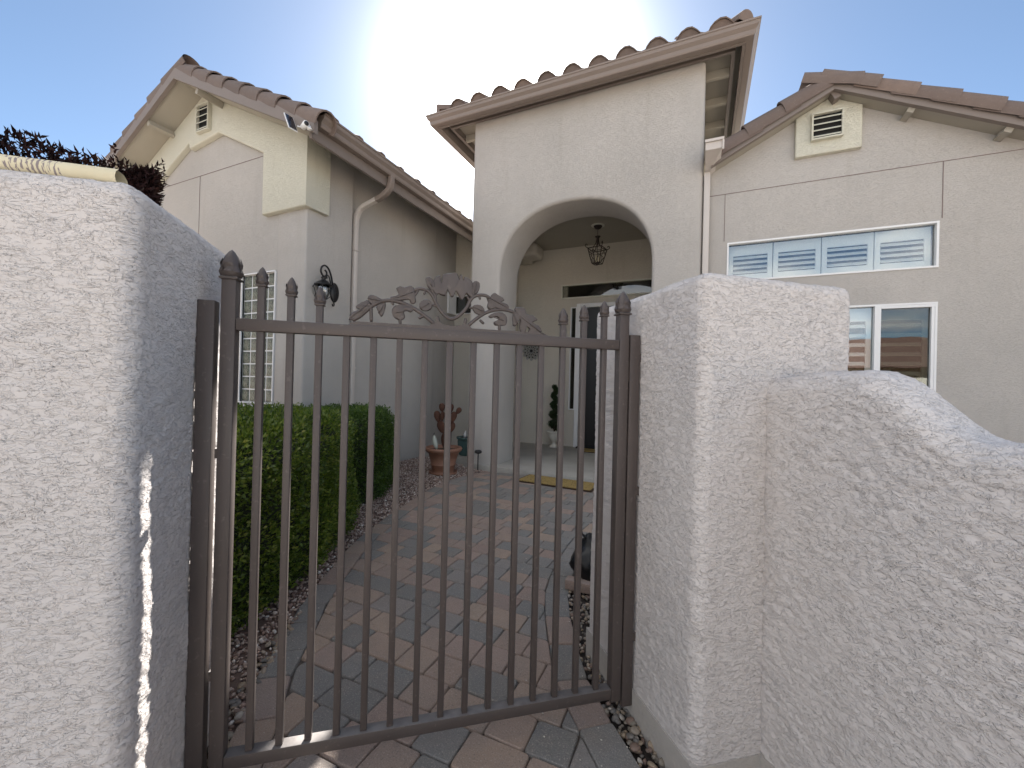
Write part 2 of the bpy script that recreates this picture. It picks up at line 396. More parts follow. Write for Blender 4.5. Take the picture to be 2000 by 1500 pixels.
def wall_sheet(name, outer, holes, fn, depth, mat, parent, reveal=.08):
    """flat wall with rectangular openings: front face, outer rim of the full depth, reveals round the openings"""
    bm = bmesh.new(); es = []
    loops = [outer] + [[(a0, b0), (a1, b0), (a1, b1), (a0, b1)] for a0, a1, b0, b1 in holes]
    lv = []
    for lp in loops:
        vs = [bm.verts.new(fn(a, b, 0)) for a, b in lp]; lv.append(vs)
        es += [bm.edges.new((vs[i], vs[(i+1) % len(vs)])) for i in range(len(vs))]
    bmesh.ops.triangle_fill(bm, use_beauty=True, use_dissolve=False, edges=es)
    for q, (lp, vs) in enumerate(zip(loops, lv)):
        d = depth if q == 0 else reveal
        bk = [bm.verts.new(fn(a, b, d)) for a, b in lp]
        for i in range(len(vs)):
            j = (i+1) % len(vs); bm.faces.new((vs[i], vs[j], bk[j], bk[i]))
    bmesh.ops.recalc_face_normals(bm, faces=bm.faces)
    me = bpy.data.meshes.new(name); bm.to_mesh(me); bm.free(); me.materials.append(mat)
    return link(name, me, parent)
XZ = lambda Y: (lambda a, b, d: (a, Y+d, b))       # wall facing -Y, depth goes back
def catmull(P, n=6):
    P = [Vector(p) for p in P]; out = []
    for i in range(len(P)-1):
        p0, p1, p2, p3 = P[max(i-1, 0)], P[i], P[i+1], P[min(i+2, len(P)-1)]
        for k in range(n):
            t = k/n; out.append(.5*((2*p1)+(p2-p0)*t+(2*p0-5*p1+4*p2-p3)*t*t+(3*p1-p0-3*p2+p3)*t**3))
    out.append(P[-1]); return out
def mesh_np(name, V, F, mat, parent=None, smooth=False, kind=None):
    """V (n,3), F (m,k) arrays -> one mesh"""
    me = bpy.data.meshes.new(name); V = np.asarray(V, np.float32); F = np.asarray(F, np.int32); m, k = F.shape
    me.vertices.add(len(V)); me.vertices.foreach_set('co', V.ravel()); me.loops.add(m*k); me.loops.foreach_set('vertex_index', F.ravel())
    me.polygons.add(m); me.polygons.foreach_set('loop_start', np.arange(0, m*k, k, dtype=np.int32))
    if smooth: me.polygons.foreach_set('use_smooth', np.ones(m, bool))
    me.materials.append(mat); me.update(calc_edges=True); me.validate()
    return link(name, me, parent)
def hash3(i, j, k, seed=0):
    h = (i.astype(np.int64)*374761393 + j.astype(np.int64)*668265263 + k.astype(np.int64)*2147483647 + seed*974634777) & 0xffffffff
    h = ((h ^ (h >> 13))*1274126177) & 0xffffffff; h = (h ^ (h >> 16)) & 0xffffffff
    return h/4294967295.0
def vnoise(P, seed=0):
    I = np.floor(P).astype(np.int64); f = P-I; f = f*f*(3-2*f); r = 0
    for a in (0, 1):
        for b in (0, 1):
            for c in (0, 1):
                w = (f[:, 0] if a else 1-f[:, 0])*(f[:, 1] if b else 1-f[:, 1])*(f[:, 2] if c else 1-f[:, 2])
                r = r + w*hash3(I[:, 0]+a, I[:, 1]+b, I[:, 2]+c, seed)
    return r
def fbm(P, oct=4, seed=0, rough=.5):
    a = 1; s = 0; t = 0
    for o in range(oct): s = s+a*vnoise(P*2**o+o*17.3, seed+o); t += a; a *= rough
    return s/t
# ------------------------------------------------------------------ frames: house axes are world axes, gate axes are turned 39.07 deg
GA = 0.6819
gv = Vector((math.cos(GA), math.sin(GA), 0)); nv = Vector((-math.sin(GA), math.cos(GA), 0))
def GN(g, n, z=0.0): return gv*g + nv*n + Vector((0, 0, z))
GATE_N = 1.203

# ------------------------------------------------------------------ ground
g = MB().add([(-300, -300, -.045), (300, -300, -.045), (300, 400, -.045), (-300, 400, -.045)], [(0, 1, 2, 3)]).build('ground', M_GROUND); struct(g)
d = MB().box(-7.3, 7, -14, -2.3, -.04, .0).build('driveway', M_DRIVE); struct(d)
d.rotation_euler = (0, 0, 0)

# path ----------------------------------------------------------------
L_OUT = [(-.35, -.55), (-.62, -.05), (-.95, .40), (-1.209, .757), (-1.333, .893), (-1.407, .976), (-1.529, 1.163), (-1.70, 1.40), (-1.853, 1.682), (-2.075, 2.131), (-2.307, 2.9), (-2.46, 3.6), (-2.44, 4.2), (-2.29, 4.54)]
R_OUT = [(.95, -.40), (.62, .10), (.30, .58), (.02, 1.0), (-.122, 1.212), (-.299, 1.42), (-.392, 1.579), (-.483, 1.779), (-.543, 1.927), (-.601, 2.104), (-.66, 2.6), (-.64, 3.2), (-.50, 3.9), (-.36, 4.54)]
def dense(P, step=.05):
    c = catmull([(x, y, 0) for x, y in P], 8); pts = [(p.x, p.y) for p in c]; out = [pts[0]]; acc = 0
    for a, b in zip(pts, pts[1:]):
        L = math.dist(a, b)
        while acc + L >= step:
            t = (step-acc)/L; a = (a[0]+(b[0]-a[0])*t, a[1]+(b[1]-a[1])*t); out.append(a); L = math.dist(a, b); acc = 0
        acc += L
    return out
LO = dense(L_OUT); RO = dense(R_OUT)
def offset(P, d):
    o = []
    for i, p in enumerate(P):
        a = P[max(i-3, 0)]; b = P[min(i+3, len(P)-1)]; t = ((b[0]-a[0]), (b[1]-a[1])); l = math.hypot(*t); o.append((p[0]+t[1]/l*d, p[1]-t[0]/l*d))
    return o
BW = .118
LI = offset(LO, BW); RI = offset(RO, -BW)
bed = MB().add([(x, y, -.013) for x, y in LO] + [(x, y, -.013) for x, y in RO[::-1]], [tuple(range(len(LO)+len(RO)))]).build('path', M_SAND); struct(bed)

def inset(poly, d):
    n = len(poly); out = []
    for i in range(n):
        p0, p1, p2 = poly[i-1], poly[i], poly[(i+1) % n]
        e1 = np.array(p1)-p0; e2 = np.array(p2)-p1
        l1 = np.linalg.norm(e1)+1e-9; l2 = np.linalg.norm(e2)+1e-9
        n1 = np.array([-e1[1], e1[0]])/l1; n2 = np.array([-e2[1], e2[0]])/l2
        b = n1+n2; k = b@b
        out.append(tuple(np.array(p1)+b*(2*d/max(k, .8)) if k > .05 else p1))
    return out
def area(p): return .5*sum(p[i-1][0]*p[i][1]-p[i][0]*p[i-1][1] for i in range(len(p)))
def cut_corners(poly, c):
    out = []; n = len(poly)
    for i in range(n):
        p = np.array(poly[i]); a = np.array(poly[i-1])-p; b = np.array(poly[(i+1) % n])-p
        la, lb = np.linalg.norm(a), np.linalg.norm(b); k = min(c, la*.3, lb*.3)
        out += [tuple(p+a/la*k), tuple(p+(a/la+b/lb)*k*.28), tuple(p+b/lb*k)]
    return out
def paver_mesh(poly):
    """poly CCW in local coordinates, top at z=0"""
    p = inset(poly, .0017); p = cut_corners(p, .011)
    p = [(x+random.uniform(-.0008, .0008), y+random.uniform(-.0008, .0008)) for x, y in p]
    q = inset(p, .0042); n = len(p)
    V = [(x, y, -.05) for x, y in p] + [(x, y, -.0045) for x, y in p] + [(x, y, 0) for x, y in q]
    F = [(i, (i+1) % n, n+(i+1) % n, n+i) for i in range(n)] + [(n+i, n+(i+1) % n, 2*n+(i+1) % n, 2*n+i) for i in range(n)] + [tuple(range(2*n, 3*n))]
    me = bpy.data.meshes.new('paver'); me.from_pydata(V, [], F); me.materials.append(M_PAVER)
    for f in me.polygons: f.use_smooth = f.index < 2*n
    me.update(); return me
def place_paver(me, x, y, rz=0):
    o = link('paver', me, bed, (x, y, random.uniform(-.0035, .001)))
    o.rotation_euler = (random.gauss(0, .009), random.gauss(0, .009), rz+random.gauss(0, .008)); return o
def clip(poly, a, b):
    """keep the part of poly on the left of a->b"""
    out = []; n = len(poly)
    sd = lambda p: (b[0]-a[0])*(p[1]-a[1])-(b[1]-a[1])*(p[0]-a[0])
    for i in range(n):
        p, q = poly[i], poly[(i+1) % n]; sp, sq = sd(p), sd(q)
        if sp >= 0: out.append(p)
        if (sp >= 0) != (sq >= 0):
            t = sp/(sp-sq); out.append((p[0]+(q[0]-p[0])*t, p[1]+(q[1]-p[1])*t))
    return out
def nearest(P, c):
    i = min(range(len(P)), key=lambda i: (P[i][0]-c[0])**2+(P[i][1]-c[1])**2); return i
RECT = {}
def rect_mesh(w, h):
    k = (round(w, 3), random.randrange(4))
    if k not in RECT: RECT[k] = paver_mesh([(-w/2, -h/2), (w/2, -h/2), (w/2, h/2), (-w/2, h/2)])
    return RECT[k]
n_pav = 0
PH = .1305; y = -.58; row = 0
while y < 4.53:
    x = -2.7 + random.uniform(0, .15)
    if y < .35: y0_in = True
    while x < 1.1:
        w = random.choice([.133, .133, .133, .195, .1]) if row % 2 else random.choice([.195, .133, .195, .133])
        h = min(PH, 4.54-y)
        poly = [(x, y), (x+w, y), (x+w, y+h), (x, y+h)]; cx, cy = x+w/2, y+h/2
        full = list(poly)
        x += w
        iL = nearest(LI, (cx, cy)); iR = nearest(RI, (cx, cy))
        if abs(cx-LI[iL][0])+abs(cy-LI[iL][1]) < .35:
            a, b = LI[max(iL-2, 0)], LI[min(iL+2, len(LI)-1)]; poly = clip(poly, b, a)
        if len(poly) > 2 and abs(cx-RI[iR][0])+abs(cy-RI[iR][1]) < .35:
            a, b = RI[max(iR-2, 0)], RI[min(iR+2, len(RI)-1)]; poly = clip(poly, a, b)
        # inside test for those away from the edges
        if len(poly) < 3: continue
        mx, my = sum(p[0] for p in poly)/len(poly), sum(p[1] for p in poly)/len(poly)
        il, ir = nearest(LI, (mx, my)), nearest(RI, (mx, my))
        tl = (LI[min(il+1, len(LI)-1)][0]-LI[max(il-1, 0)][0], LI[min(il+1, len(LI)-1)][1]-LI[max(il-1, 0)][1])
        tr = (RI[min(ir+1, len(RI)-1)][0]-RI[max(ir-1, 0)][0], RI[min(ir+1, len(RI)-1)][1]-RI[max(ir-1, 0)][1])
        if tl[0]*(my-LI[il][1])-tl[1]*(mx-LI[il][0]) > 0: continue
        if tr[0]*(my-RI[ir][1])-tr[1]*(mx-RI[ir][0]) < 0: continue
        if mx*gv.y*-0 + (Vector((mx, my, 0)).dot(nv)) < .05: continue     # nothing of the path near the camera's feet shows
        ar = area(poly)
        if ar < .0009: continue
        if n_pav > 330: continue
        if abs(ar-w*h) < 1e-6 and h > .13: place_paver(rect_mesh(w, h), cx, cy)
        else:
            c = [p for i, p in enumerate(poly) if math.dist(p, poly[i-1]) > .004]
            if len(c) < 3: continue
            place_paver(paver_mesh([(px-mx, py-my) for px, py in c]), mx, my)
        n_pav += 1
    y += PH; row += 1
for O, I, flip in ((LO, LI, 0), (RO, RI, 1)):
    i = 4 if flip else 2
    while i+3 < len(O):
        st = random.choice([4, 4, 3, 4]); j = min(i+st, len(O)-1)
        if Vector((O[i][0], O[i][1], 0)).dot(nv) > .05:
            q = [O[i], O[j], I[j], I[i]] if flip else [O[j], O[i], I[i], I[j]]
            if area(q) < 0: q = q[::-1]
            cx = sum(p[0] for p in q)/4; cy = sum(p[1] for p in q)/4
            place_paver(paver_mesh([(a-cx, b-cy) for a, b in q]), cx, cy)
        i = j

# grit blown over the pavers
gx = rng.uniform(0, 1, (260, 2)); gp_ = []
for a_, b_ in gx:
    i_ = int(a_*(min(len(LO), len(RO))-1)); l_, r_2 = LO[i_], RO[min(int(a_*(len(RO)-1)), len(RO)-1)]; t_ = b_**2.2 if b_ < .5 else 1-(1-b_)**2.2
    gp_.append((l_[0]+(r_2[0]-l_[0])*t_, l_[1]+(r_2[1]-l_[1])*t_))
GRIT = np.array(gp_)
# gravel and pebbles -----------------------------------------------------
def ico():
    bm = bmesh.new(); bmesh.ops.create_icosphere(bm, subdivisions=1, radius=1); V = np.array([v.co[:] for v in bm.verts]); F = np.array([[v.index for v in f.verts] for f in bm.faces]); bm.free(); return V, F
IV, IF = ico()
ns_ = len(GRIT); ss_ = rng.uniform(.0012, .0036, ns_)
Vg = IV[None]*(1+rng.uniform(-.25, .25, (ns_, len(IV), 1)))*ss_[:, None, None]*np.array([1.2, .9, .6]); Vg[..., :2] += GRIT[:, None]; Vg[..., 2] += .001
o = mesh_np('grit', Vg.reshape(-1, 3), (IF[None]+(np.arange(ns_)*len(IV))[:, None, None]).reshape(-1, 3), plain('pale_grit', (.50, .46, .40), .8, var=.2)); o['kind'] = 'stuff'; o['label'] = 'pale grit scattered over the pavers'
def in_poly(pts, poly):
    x, y = pts[:, 0], pts[:, 1]; c = np.zeros(len(pts), bool); n = len(poly)
    for i in range(n):
        x0, y0 = poly[i-1]; x1, y1 = poly[i]
        k = ((y0 > y) != (y1 > y)) & (x < (x1-x0)*(y-y0)/((y1-y0)+1e-12)+x0); c ^= k
    return c
def stones(name, poly, count, smin, smax, mat, z=-.02, flat=.5, label=None, ymin=None):
    P = np.array(poly); lo, hi = P.min(0), P.max(0); pts = rng.uniform(lo, hi, (count*4, 2)); pts = pts[in_poly(pts, poly)][:count]; n = len(pts)
    s = rng.uniform(smin, smax, n)**1.0; sc3 = np.stack([s*rng.uniform(.7, 1.3, n), s*rng.uniform(.6, 1.0, n), s*rng.uniform(flat*.7, flat*1.3, n)], 1)
    th = rng.uniform(0, 6.28, n); tl = rng.normal(0, .35, n); ct, st = np.cos(th), np.sin(th); c2, s2 = np.cos(tl), np.sin(tl)
    V = IV[None]*(1+rng.uniform(-.22, .22, (n, len(IV), 1)))*sc3[:, None]
    X = V[..., 0]*c2[:, None]-V[..., 2]*s2[:, None]; Z = V[..., 0]*s2[:, None]+V[..., 2]*c2[:, None]; Y = V[..., 1]
    W = np.stack([X*ct[:, None]-Y*st[:, None]+pts[:, :1], X*st[:, None]+Y*ct[:, None]+pts[:, 1:], Z+z+rng.uniform(-.004, .008, n)[:, None]], 2)
    F = IF[None]+(np.arange(n)*len(IV))[:, None, None]
    o = mesh_np(name, W.reshape(-1, 3), F.reshape(-1, 3), mat); return o
left_bed = [(-3.66, 4.95), (-3.66, 2.4), (-3.0, .6), (-1.6, .2), (-1.0, .35)] + [p for p in LO if p[1] > .4 and p[1] < 4.56] + [(-2.75, 4.62), (-3.15, 4.9)]
o = stones('gravel', left_bed, 26000, .005, .0115, M_GRAV, -.012, .6); o['kind'] = 'stuff'; o['label'] = 'reddish brown gravel between the hedge, the pots and the paver path'
base = MB().add([(x, y, -.016) for x, y in left_bed], [tuple(range(len(left_bed)))]).build('gravel_bed', plain('gravel_dust', (.13, .09, .075), .95, var=.4, nscale=80)); struct(base)
right_bed = [p for p in RO if p[1] > .5 and p[1] < 4.4] + [(-.1, 4.4), (-.25, 2.6), (-.36, 1.74), (.02, 1.22), (.35, .80)]
base2 = MB().add([(x, y, -.03) for x, y in right_bed], [tuple(range(len(right_bed)))]).build('pebble_bed', plain('pebble_dust', (.05, .04, .035), .95, var=.4, nscale=80)); struct(base2)
o = stones('gravel', right_bed, 3800, .006, .0125, M_PEB, -.014, .65); o['kind'] = 'stuff'; o['label'] = 'mixed pebbles in the narrow strip between the path and the right wall'
# larger river pebbles one can pick apart
pm = []
for k in range(5):
    mb = MB(); vs = [Vector(v)*1.0 for v in IV]; bm = bmesh.new(); bmesh.ops.create_icosphere(bm, subdivisions=2, radius=1)
    sx, sy, sz = random.uniform(.9, 1.25), random.uniform(.65, .9), random.uniform(.42, .6)
    for v in bm.verts: v.co = Vector((v.co.x*sx, v.co.y*sy, v.co.z*sz))*(1+.12*math.sin(v.co.x*2.1+k)+.06*math.sin(v.co.y*4+k*2))
    for f in bm.faces: f.smooth = True
    me = bpy.data.meshes.new('pebble'); bm.to_mesh(me); bm.free(); me.materials.append(M_PEB); pm.append(me)
strip = [((-.30, 1.42), (-.235, 1.565)), ((-.122, 1.212), (-.03, 1.30)), ((.02, 1.0), (.115, 1.08)), ((.15, .80), (.26, .88))]
for k in range(150):
    t = random.uniform(0, 2.999); i = int(t); t -= i
    a = Vector((*strip[i][0], 0)).lerp(Vector((*strip[i+1][0], 0)), t); b = Vector((*strip[i][1], 0)).lerp(Vector((*strip[i+1][1], 0)), t)
    p = a.lerp(b, random.uniform(.05, .97)); s = random.uniform(.007, .017)
    o = link('pebble', random.choice(pm), base2, (p.x, p.y, -.008+s*.3)); o.scale = (s, s, s); o.rotation_euler = (random.gauss(0, .4), random.gauss(0, .4), random.uniform(0, 6.28))
pl_l = [((-1.50, 1.16), (-1.62, 1.32)), ((-1.39, .99), (-1.53, 1.1)), ((-1.26, .83), (-1.40, .90)), ((-1.15, .70), (-1.25, .72))]
for k in range(110):
    t = random.uniform(0, 2.999); i = int(t); t -= i
    a = Vector((*pl_l[i][0], 0)).lerp(Vector((*pl_l[i+1][0], 0)), t); b = Vector((*pl_l[i][1], 0)).lerp(Vector((*pl_l[i+1][1], 0)), t)
    p = a.lerp(b, random.uniform(.1, 1)); s = random.uniform(.007, .015)
    o = link('pebble', random.choice(pm), base, (p.x, p.y, -.004+s*.3)); o.scale = (s, s, s); o.rotation_euler = (random.gauss(0, .4), random.gauss(0, .4), random.uniform(0, 6.28))

# ------------------------------------------------------------------ courtyard walls (rounded, trowelled stucco)
def spaced(a, b, fine, coarse, fa, fb):
    """coordinates from a to b: fine step between fa and fb"""
    out = [a]; x = a
    while x < b-1e-6:
        st = fine if fa <= x < fb else coarse
        x = min(x+st, b); out.append(x)
    return np.array(out)
def stucco_block(name, g0, g1, n0, n1, z0, topfn, rad, gs, ns, zs, seed, amp=.0018, footing=None):
    """rounded block in gate axes with real relief; topfn(n) gives the top height"""
    def sheet(A, B, fn):
        a, b = np.meshgrid(A, B, indexing='ij'); P = fn(a.ravel(), b.ravel()); na, nb = len(A), len(B)
        i = np.arange(na*nb).reshape(na, nb); F = np.stack([i[:-1, :-1], i[1:, :-1], i[1:, 1:], i[:-1, 1:]], -1).reshape(-1, 4); return P, F
    Vs = []; Fs = []; o = 0
    one = lambda v, like: np.full_like(like, v)
    T = np.linspace(0, 1, len(zs)) if zs is None else (zs-z0)/(zs[-1]-z0)
    tf = np.vectorize(topfn)
    def zz(t, n): return z0+t*(tf(n)-z0)
    sheets = [sheet(gs, T, lambda a, b: np.stack([a, one(n0, a), zz(b, one(n0, a))], 1)), sheet(ns, T, lambda a, b: np.stack([one(g0, a), a, zz(b, a)], 1)),
              sheet(ns, T, lambda a, b: np.stack([one(g1, a), a, zz(b, a)], 1)), sheet(gs, T, lambda a, b: np.stack([a, one(n1, a), zz(b, one(n1, a))], 1)), sheet(gs, ns, lambda a, b: np.stack([a, b, tf(b)], 1))]
    for P, F in sheets: Vs.append(P); Fs.append(F+o); o += len(P)
    P = np.concatenate(Vs); F = np.concatenate(Fs); top = tf(P[:, 1])
    inner = np.stack([np.clip(P[:, 0], g0+rad, g1-rad), np.clip(P[:, 1], n0+rad, n1-rad), np.minimum(P[:, 2], top-rad)], 1)
    d = P-inner; L = np.linalg.norm(d, axis=1)[:, None]; nrm = d/np.maximum(L, 1e-6); Q = inner+nrm*rad
    W = Q*np.array([1, 1, 2.0])
    f1 = fbm(W*42, 4, seed, .55); plate = np.clip((f1-.47)/.07, 0, 1); plate = plate*plate*(3-2*plate)
    f2 = fbm(W*75, 3, seed+9, .55); p2 = np.clip((f2-.52)/.08, 0, 1)
    und = fbm(Q*3.2, 3, seed+20)-.5
    plate = .5+(plate-.5)*np.clip(fbm(Q*5.5, 2, seed+40)*2.0-.3, .55, 1.1)
    Q = Q + nrm*((plate-.5)*amp+(p2-.5)*amp*.5+und*.012)[:, None]
    X = np.outer(Q[:, 0], np.array(gv))+np.outer(Q[:, 1], np.array(nv)); X[:, 2] += Q[:, 2]
    ob = mesh_np(name, X, F, M_WALL, smooth=True)
    bm = bmesh.new(); bm.from_mesh(ob.data); bmesh.ops.remove_doubles(bm, verts=bm.verts, dist=.0004); bmesh.ops.recalc_face_normals(bm, faces=bm.faces)
    for f in bm.faces: f.smooth = True
    bm.to_mesh(ob.data); bm.free(); return ob
M_FOOT = plain('footing_concrete', (.42, .39, .36), .9, var=.12, nscale=25, bump=.003)
S = .0055
wl = stucco_block('courtyard_wall', -2.6, -.500, .942, 1.478, .06, lambda n: 1.421, .036, spaced(-2.6, -.500, S, .06, -.80, 9), spaced(.942, 1.478, S, .01, 0, 2), np.arange(.06, 1.422, .0065), 3)
tag(wl, 'thick pale stucco wall with rounded top left of the gate, newspaper lying on it', 'wall')
wr = stucco_block('courtyard_wall', .742, 1.252, .906, 1.543, .075, lambda n: 1.362, .034, spaced(.742, 1.252, S, .01, 0, 2), spaced(.906, 1.543, S, .01, 0, 2), np.arange(.075, 1.363, .0065), 31)
tag(wr, 'tall square stucco pillar wall with rounded top right of the gate', 'wall')
def low_top(n):
    # steps down towards the street in a soft S
    t = min(max((.690-n)/.205, 0), 1); t = t*t*(3-2*t)
    dip = .012*math.exp(-((n-.89)/.06)**2)
    return 1.102-.130*t-dip
wlow = stucco_block('courtyard_wall', .948, 1.11, -.6, .95, .075, low_top, .055, spaced(.948, 1.11, S, .01, 0, 2), spaced(-.6, .95, S, .03, .3, 9), np.arange(.075, 1.103, .0065), 57, .0026)
tag(wlow, 'low grey-shaded stucco garden wall with sloping rounded top at the right edge', 'wall')
for own, (g0, g1, n0, n1) in ((wl, (-2.6, -.512, .954, 1.466)), (wr, (.736, 1.24, .90, 1.537)), (wlow, (.942, 1.10, -.6, .90))):
    mb = MB(); mb.obox(GN((g0+g1)/2, (n0+n1)/2, .0), gv, nv, (0, 0, 1), (g1-g0)/2, (n1-n0)/2, .085); f = mb.build('footing', M_FOOT, own)

# ------------------------------------------------------------------ gate
gate = thing('gate', 'bronze metal picket gate with a cast vine crest, standing shut between the two pale walls', 'gate', GN(.13, GATE_N, 0))
GO = GN(0, GATE_N, 0)
def gp(a, z, d=0.0): return GO + gv*a + nv*d + Vector((0, 0, z))      # point in the gate plane
def bar(name, a0, a1, z0, z1, th, parent, mat=None, bev=.0025, d=0.0):
    mb = MB(); mb.obox(gp((a0+a1)/2, (z0+z1)/2, d), gv, nv, (0, 0, 1), (a1-a0)/2, th/2, (z1-z0)/2)
    o = mb.build(name, mat or M_GATE, parent); 
    if bev: bevel(o, bev, 2)
    return o
bar('stile', -.447, -.414, .055, 1.300, .033, gate); bar('stile', .660, .693, .055, 1.285, .033, gate)
bar('rail', -.4135, .6595, 1.172, 1.203, .030, gate); bar('rail', -.4135, .6595, .065, .098, .034, gate)
BX = [-.360+.0694*k for k in range(15)]
tops = {0: 1.290, 1: 1.270, 2: 1.251, 12: 1.243, 13: 1.259, 14: 1.277}
for k, bx in enumerate(BX):
    bar('bar', bx-.0086, bx+.0086, .094, tops.get(k, 1.180), .0172, gate, bev=.0018)
# pinecone finials
def finial_mesh(w, h):
    mb = MB(); r = w/2
    mb.lathe([(r*.80, 0), (r*1.16, h*.02), (r*1.20, h*.07), (r*1.0, h*.11), (r*.86, h*.13)], seg=4, rot=math.pi/4, smooth=False)
    prof = [(.80, .12), (.95, .26), (.98, .42), (.86, .58), (.62, .78), (.30, .93), (.03, 1.0)]
    mb.lathe([(r*a*.94, h*b) for a, b in prof], seg=8, rot=math.pi/8)
    for q, (z0, z1, out, n, ph) in enumerate(((.12, .50, 1.02, 4, math.pi/4), (.12, .42, 1.0, 4, 0), (.40, .74, .92, 4, 0))):
        for k in range(n):                                 # overlapping pointed scales
            th = ph+2*math.pi*k/n; u = Vector((math.cos(th), math.sin(th), 0)); t = Vector((-u.y, u.x, 0)); wd = r*.62
            rb = r*(.86 if z0 < .3 else .88)
            pts = [u*rb*.95+t*wd*.7, u*rb*.95-t*wd*.7, u*(r*out)-t*wd*.62, u*(r*out*1.08), u*(r*out)+t*wd*.62, u*(r*out*.86)]
            zs = [h*z0, h*z0, h*(z0+.14), h*(z0+.12), h*(z0+.14), h*z1]
            vs = [p+Vector((0, 0, z)) for p, z in zip(pts, zs)]
            mb.add(vs, [(0, 1, 3), (1, 2, 3), (0, 3, 4), (2, 5, 3), (3, 5, 4)], smooth=False)
    me = bpy.data.meshes.new('finial'); me.from_pydata(mb.v, [], mb.f); me.polygons.foreach_set('use_smooth', mb.sm); me.materials.append(M_GATE); me.update(); return me
FM = finial_mesh(.029, .052); FB = finial_mesh(.050, .079)
for k in (0, 1, 2, 12, 13, 14):
    p = gp(BX[k], tops[k]-.002); o = link('finial', FM, gate, p); o.rotation_euler = (0, 0, GA)
for a, z in ((-.4305, 1.298), (.6765, 1.283)):
    o = link('finial', FB, gate, gp(a, z)); o.rotation_euler = (0, 0, GA)
# crest
VINES= [(4.2, [(83, 1218), (48, 1245), (11, 1266), (-17, 1275), (-42, 1278), (-66, 1273), (-88, 1260), (-106, 1243), (-121, 1228), (-139, 1216)]), (3.7, [(21, 1310), (38, 1317), (58, 1314), (72, 1302), (81, 1285), (90, 1269), (106, 1249), (126, 1237), (144, 1243), (161, 1259), (173, 1275), (181, 1293), (193, 1307), (211, 1313), (229, 1312), (240, 1305)]), (3.0, [(66, 1325), (73, 1313), (81, 1300), (84, 1280), (92, 1266), (106, 1249)]), (3.0, [(196, 1327), (186, 1305), (181, 1293), (176, 1275)]), (2.5, [(49, 1316), (52, 1308), (48, 1302)]), (2.5, [(205, 1311), (210, 1304), (208, 1300)]), (3.9, [(177, 1220), (198, 1240), (225, 1260), (252, 1271), (283, 1275), (309, 1271), (328, 1261), (341, 1250)]), (3.2, [(54, 1243), (41, 1236), (37, 1232)]), (3.2, [(211, 1240), (224, 1229)]), (3.5, [(89, 1242), (92, 1222)]), (3.5, [(170, 1242), (168, 1224)]), (2.7, [(67, 1275), (82, 1272), (92, 1267)]), (2.7, [(191, 1274), (179, 1273)]), (3.5, [(-92, 1258), (-90, 1215)]), (3.2, [(-15, 1232), (-13, 1212)]), (3.5, [(270, 1233), (271, 1212)]), (2.5, [(87, 1309), (81, 1300)]), (2.5, [(172, 1307), (181, 1293)]), (3.0, [(21, 1292), (35, 1316)]), (2.5, [(-39, 1279), (-33, 1265)])]
LEAVES= [[(54, 1345), (62, 1351), (71, 1346), (79, 1332), (75, 1319), (66, 1318), (59, 1327)], [(189, 1346), (198, 1351), (207, 1345), (206, 1328), (199, 1317), (188, 1319), (185, 1332)], [(39, 1274), (50, 1285), (64, 1284), (72, 1273), (68, 1261), (53, 1256), (41, 1261)], [(189, 1276), (203, 1283), (218, 1278), (223, 1265), (213, 1255), (197, 1261)], [(80, 1341), (88, 1353), (98, 1356), (100, 1341), (103, 1342), (104, 1359), (117, 1363), (135, 1367), (143, 1361), (146, 1350), (148, 1363), (154, 1362), (157, 1348), (159, 1358), (174, 1354), (183, 1341), (182, 1326), (180, 1305), (166, 1315), (159, 1303), (151, 1299), (139, 1320), (133, 1306), (125, 1305), (117, 1322), (111, 1305), (95, 1310), (86, 1308), (79, 1318), (76, 1329)], [(-37, 1288), (-23, 1293), (-18, 1298), (-24, 1310), (-15, 1317), (-4, 1315), (9, 1320), (17, 1317), (21, 1310), (23, 1293), (25, 1281), (19, 1275), (11, 1277), (8, 1285), (-1, 1284), (-17, 1279), (-37, 1281)], [(-145, 1220), (-135, 1241), (-116, 1245), (-128, 1250), (-127, 1257), (-104, 1271), (-94, 1261), (-86, 1259), (-106, 1243), (-121, 1225)], [(-100, 1277), (-96, 1286), (-86, 1288), (-72, 1282), (-61, 1273), (-85, 1262), (-94, 1267)], [(-74, 1261), (-55, 1268), (-56, 1252), (-60, 1238), (-65, 1233), (-72, 1243), (-77, 1254)], [(-33, 1254), (-25, 1263), (-9, 1267), (11, 1263), (18, 1255), (11, 1248), (-1, 1253), (-4, 1245), (-1, 1236), (-8, 1228), (-19, 1228), (-29, 1234), (-34, 1245)], [(233, 1306), (242, 1301), (245, 1313), (254, 1320), (263, 1315), (276, 1309), (281, 1301), (273, 1297), (289, 1292), (294, 1280), (271, 1276), (258, 1281), (243, 1274), (235, 1282), (238, 1294)], [(240, 1252), (255, 1262), (277, 1264), (290, 1252), (289, 1234), (281, 1229), (259, 1229), (255, 1238), (268, 1245), (262, 1251), (247, 1247)], [(312, 1263), (331, 1258), (328, 1240), (319, 1230), (313, 1233)], [(321, 1273), (331, 1280), (350, 1278), (354, 1263), (373, 1261), (386, 1249), (373, 1242), (390, 1234), (400, 1219), (391, 1214), (407, 1210), (417, 1201), (361, 1206), (364, 1223), (356, 1229), (353, 1213), (342, 1213), (335, 1228), (338, 1246)]]

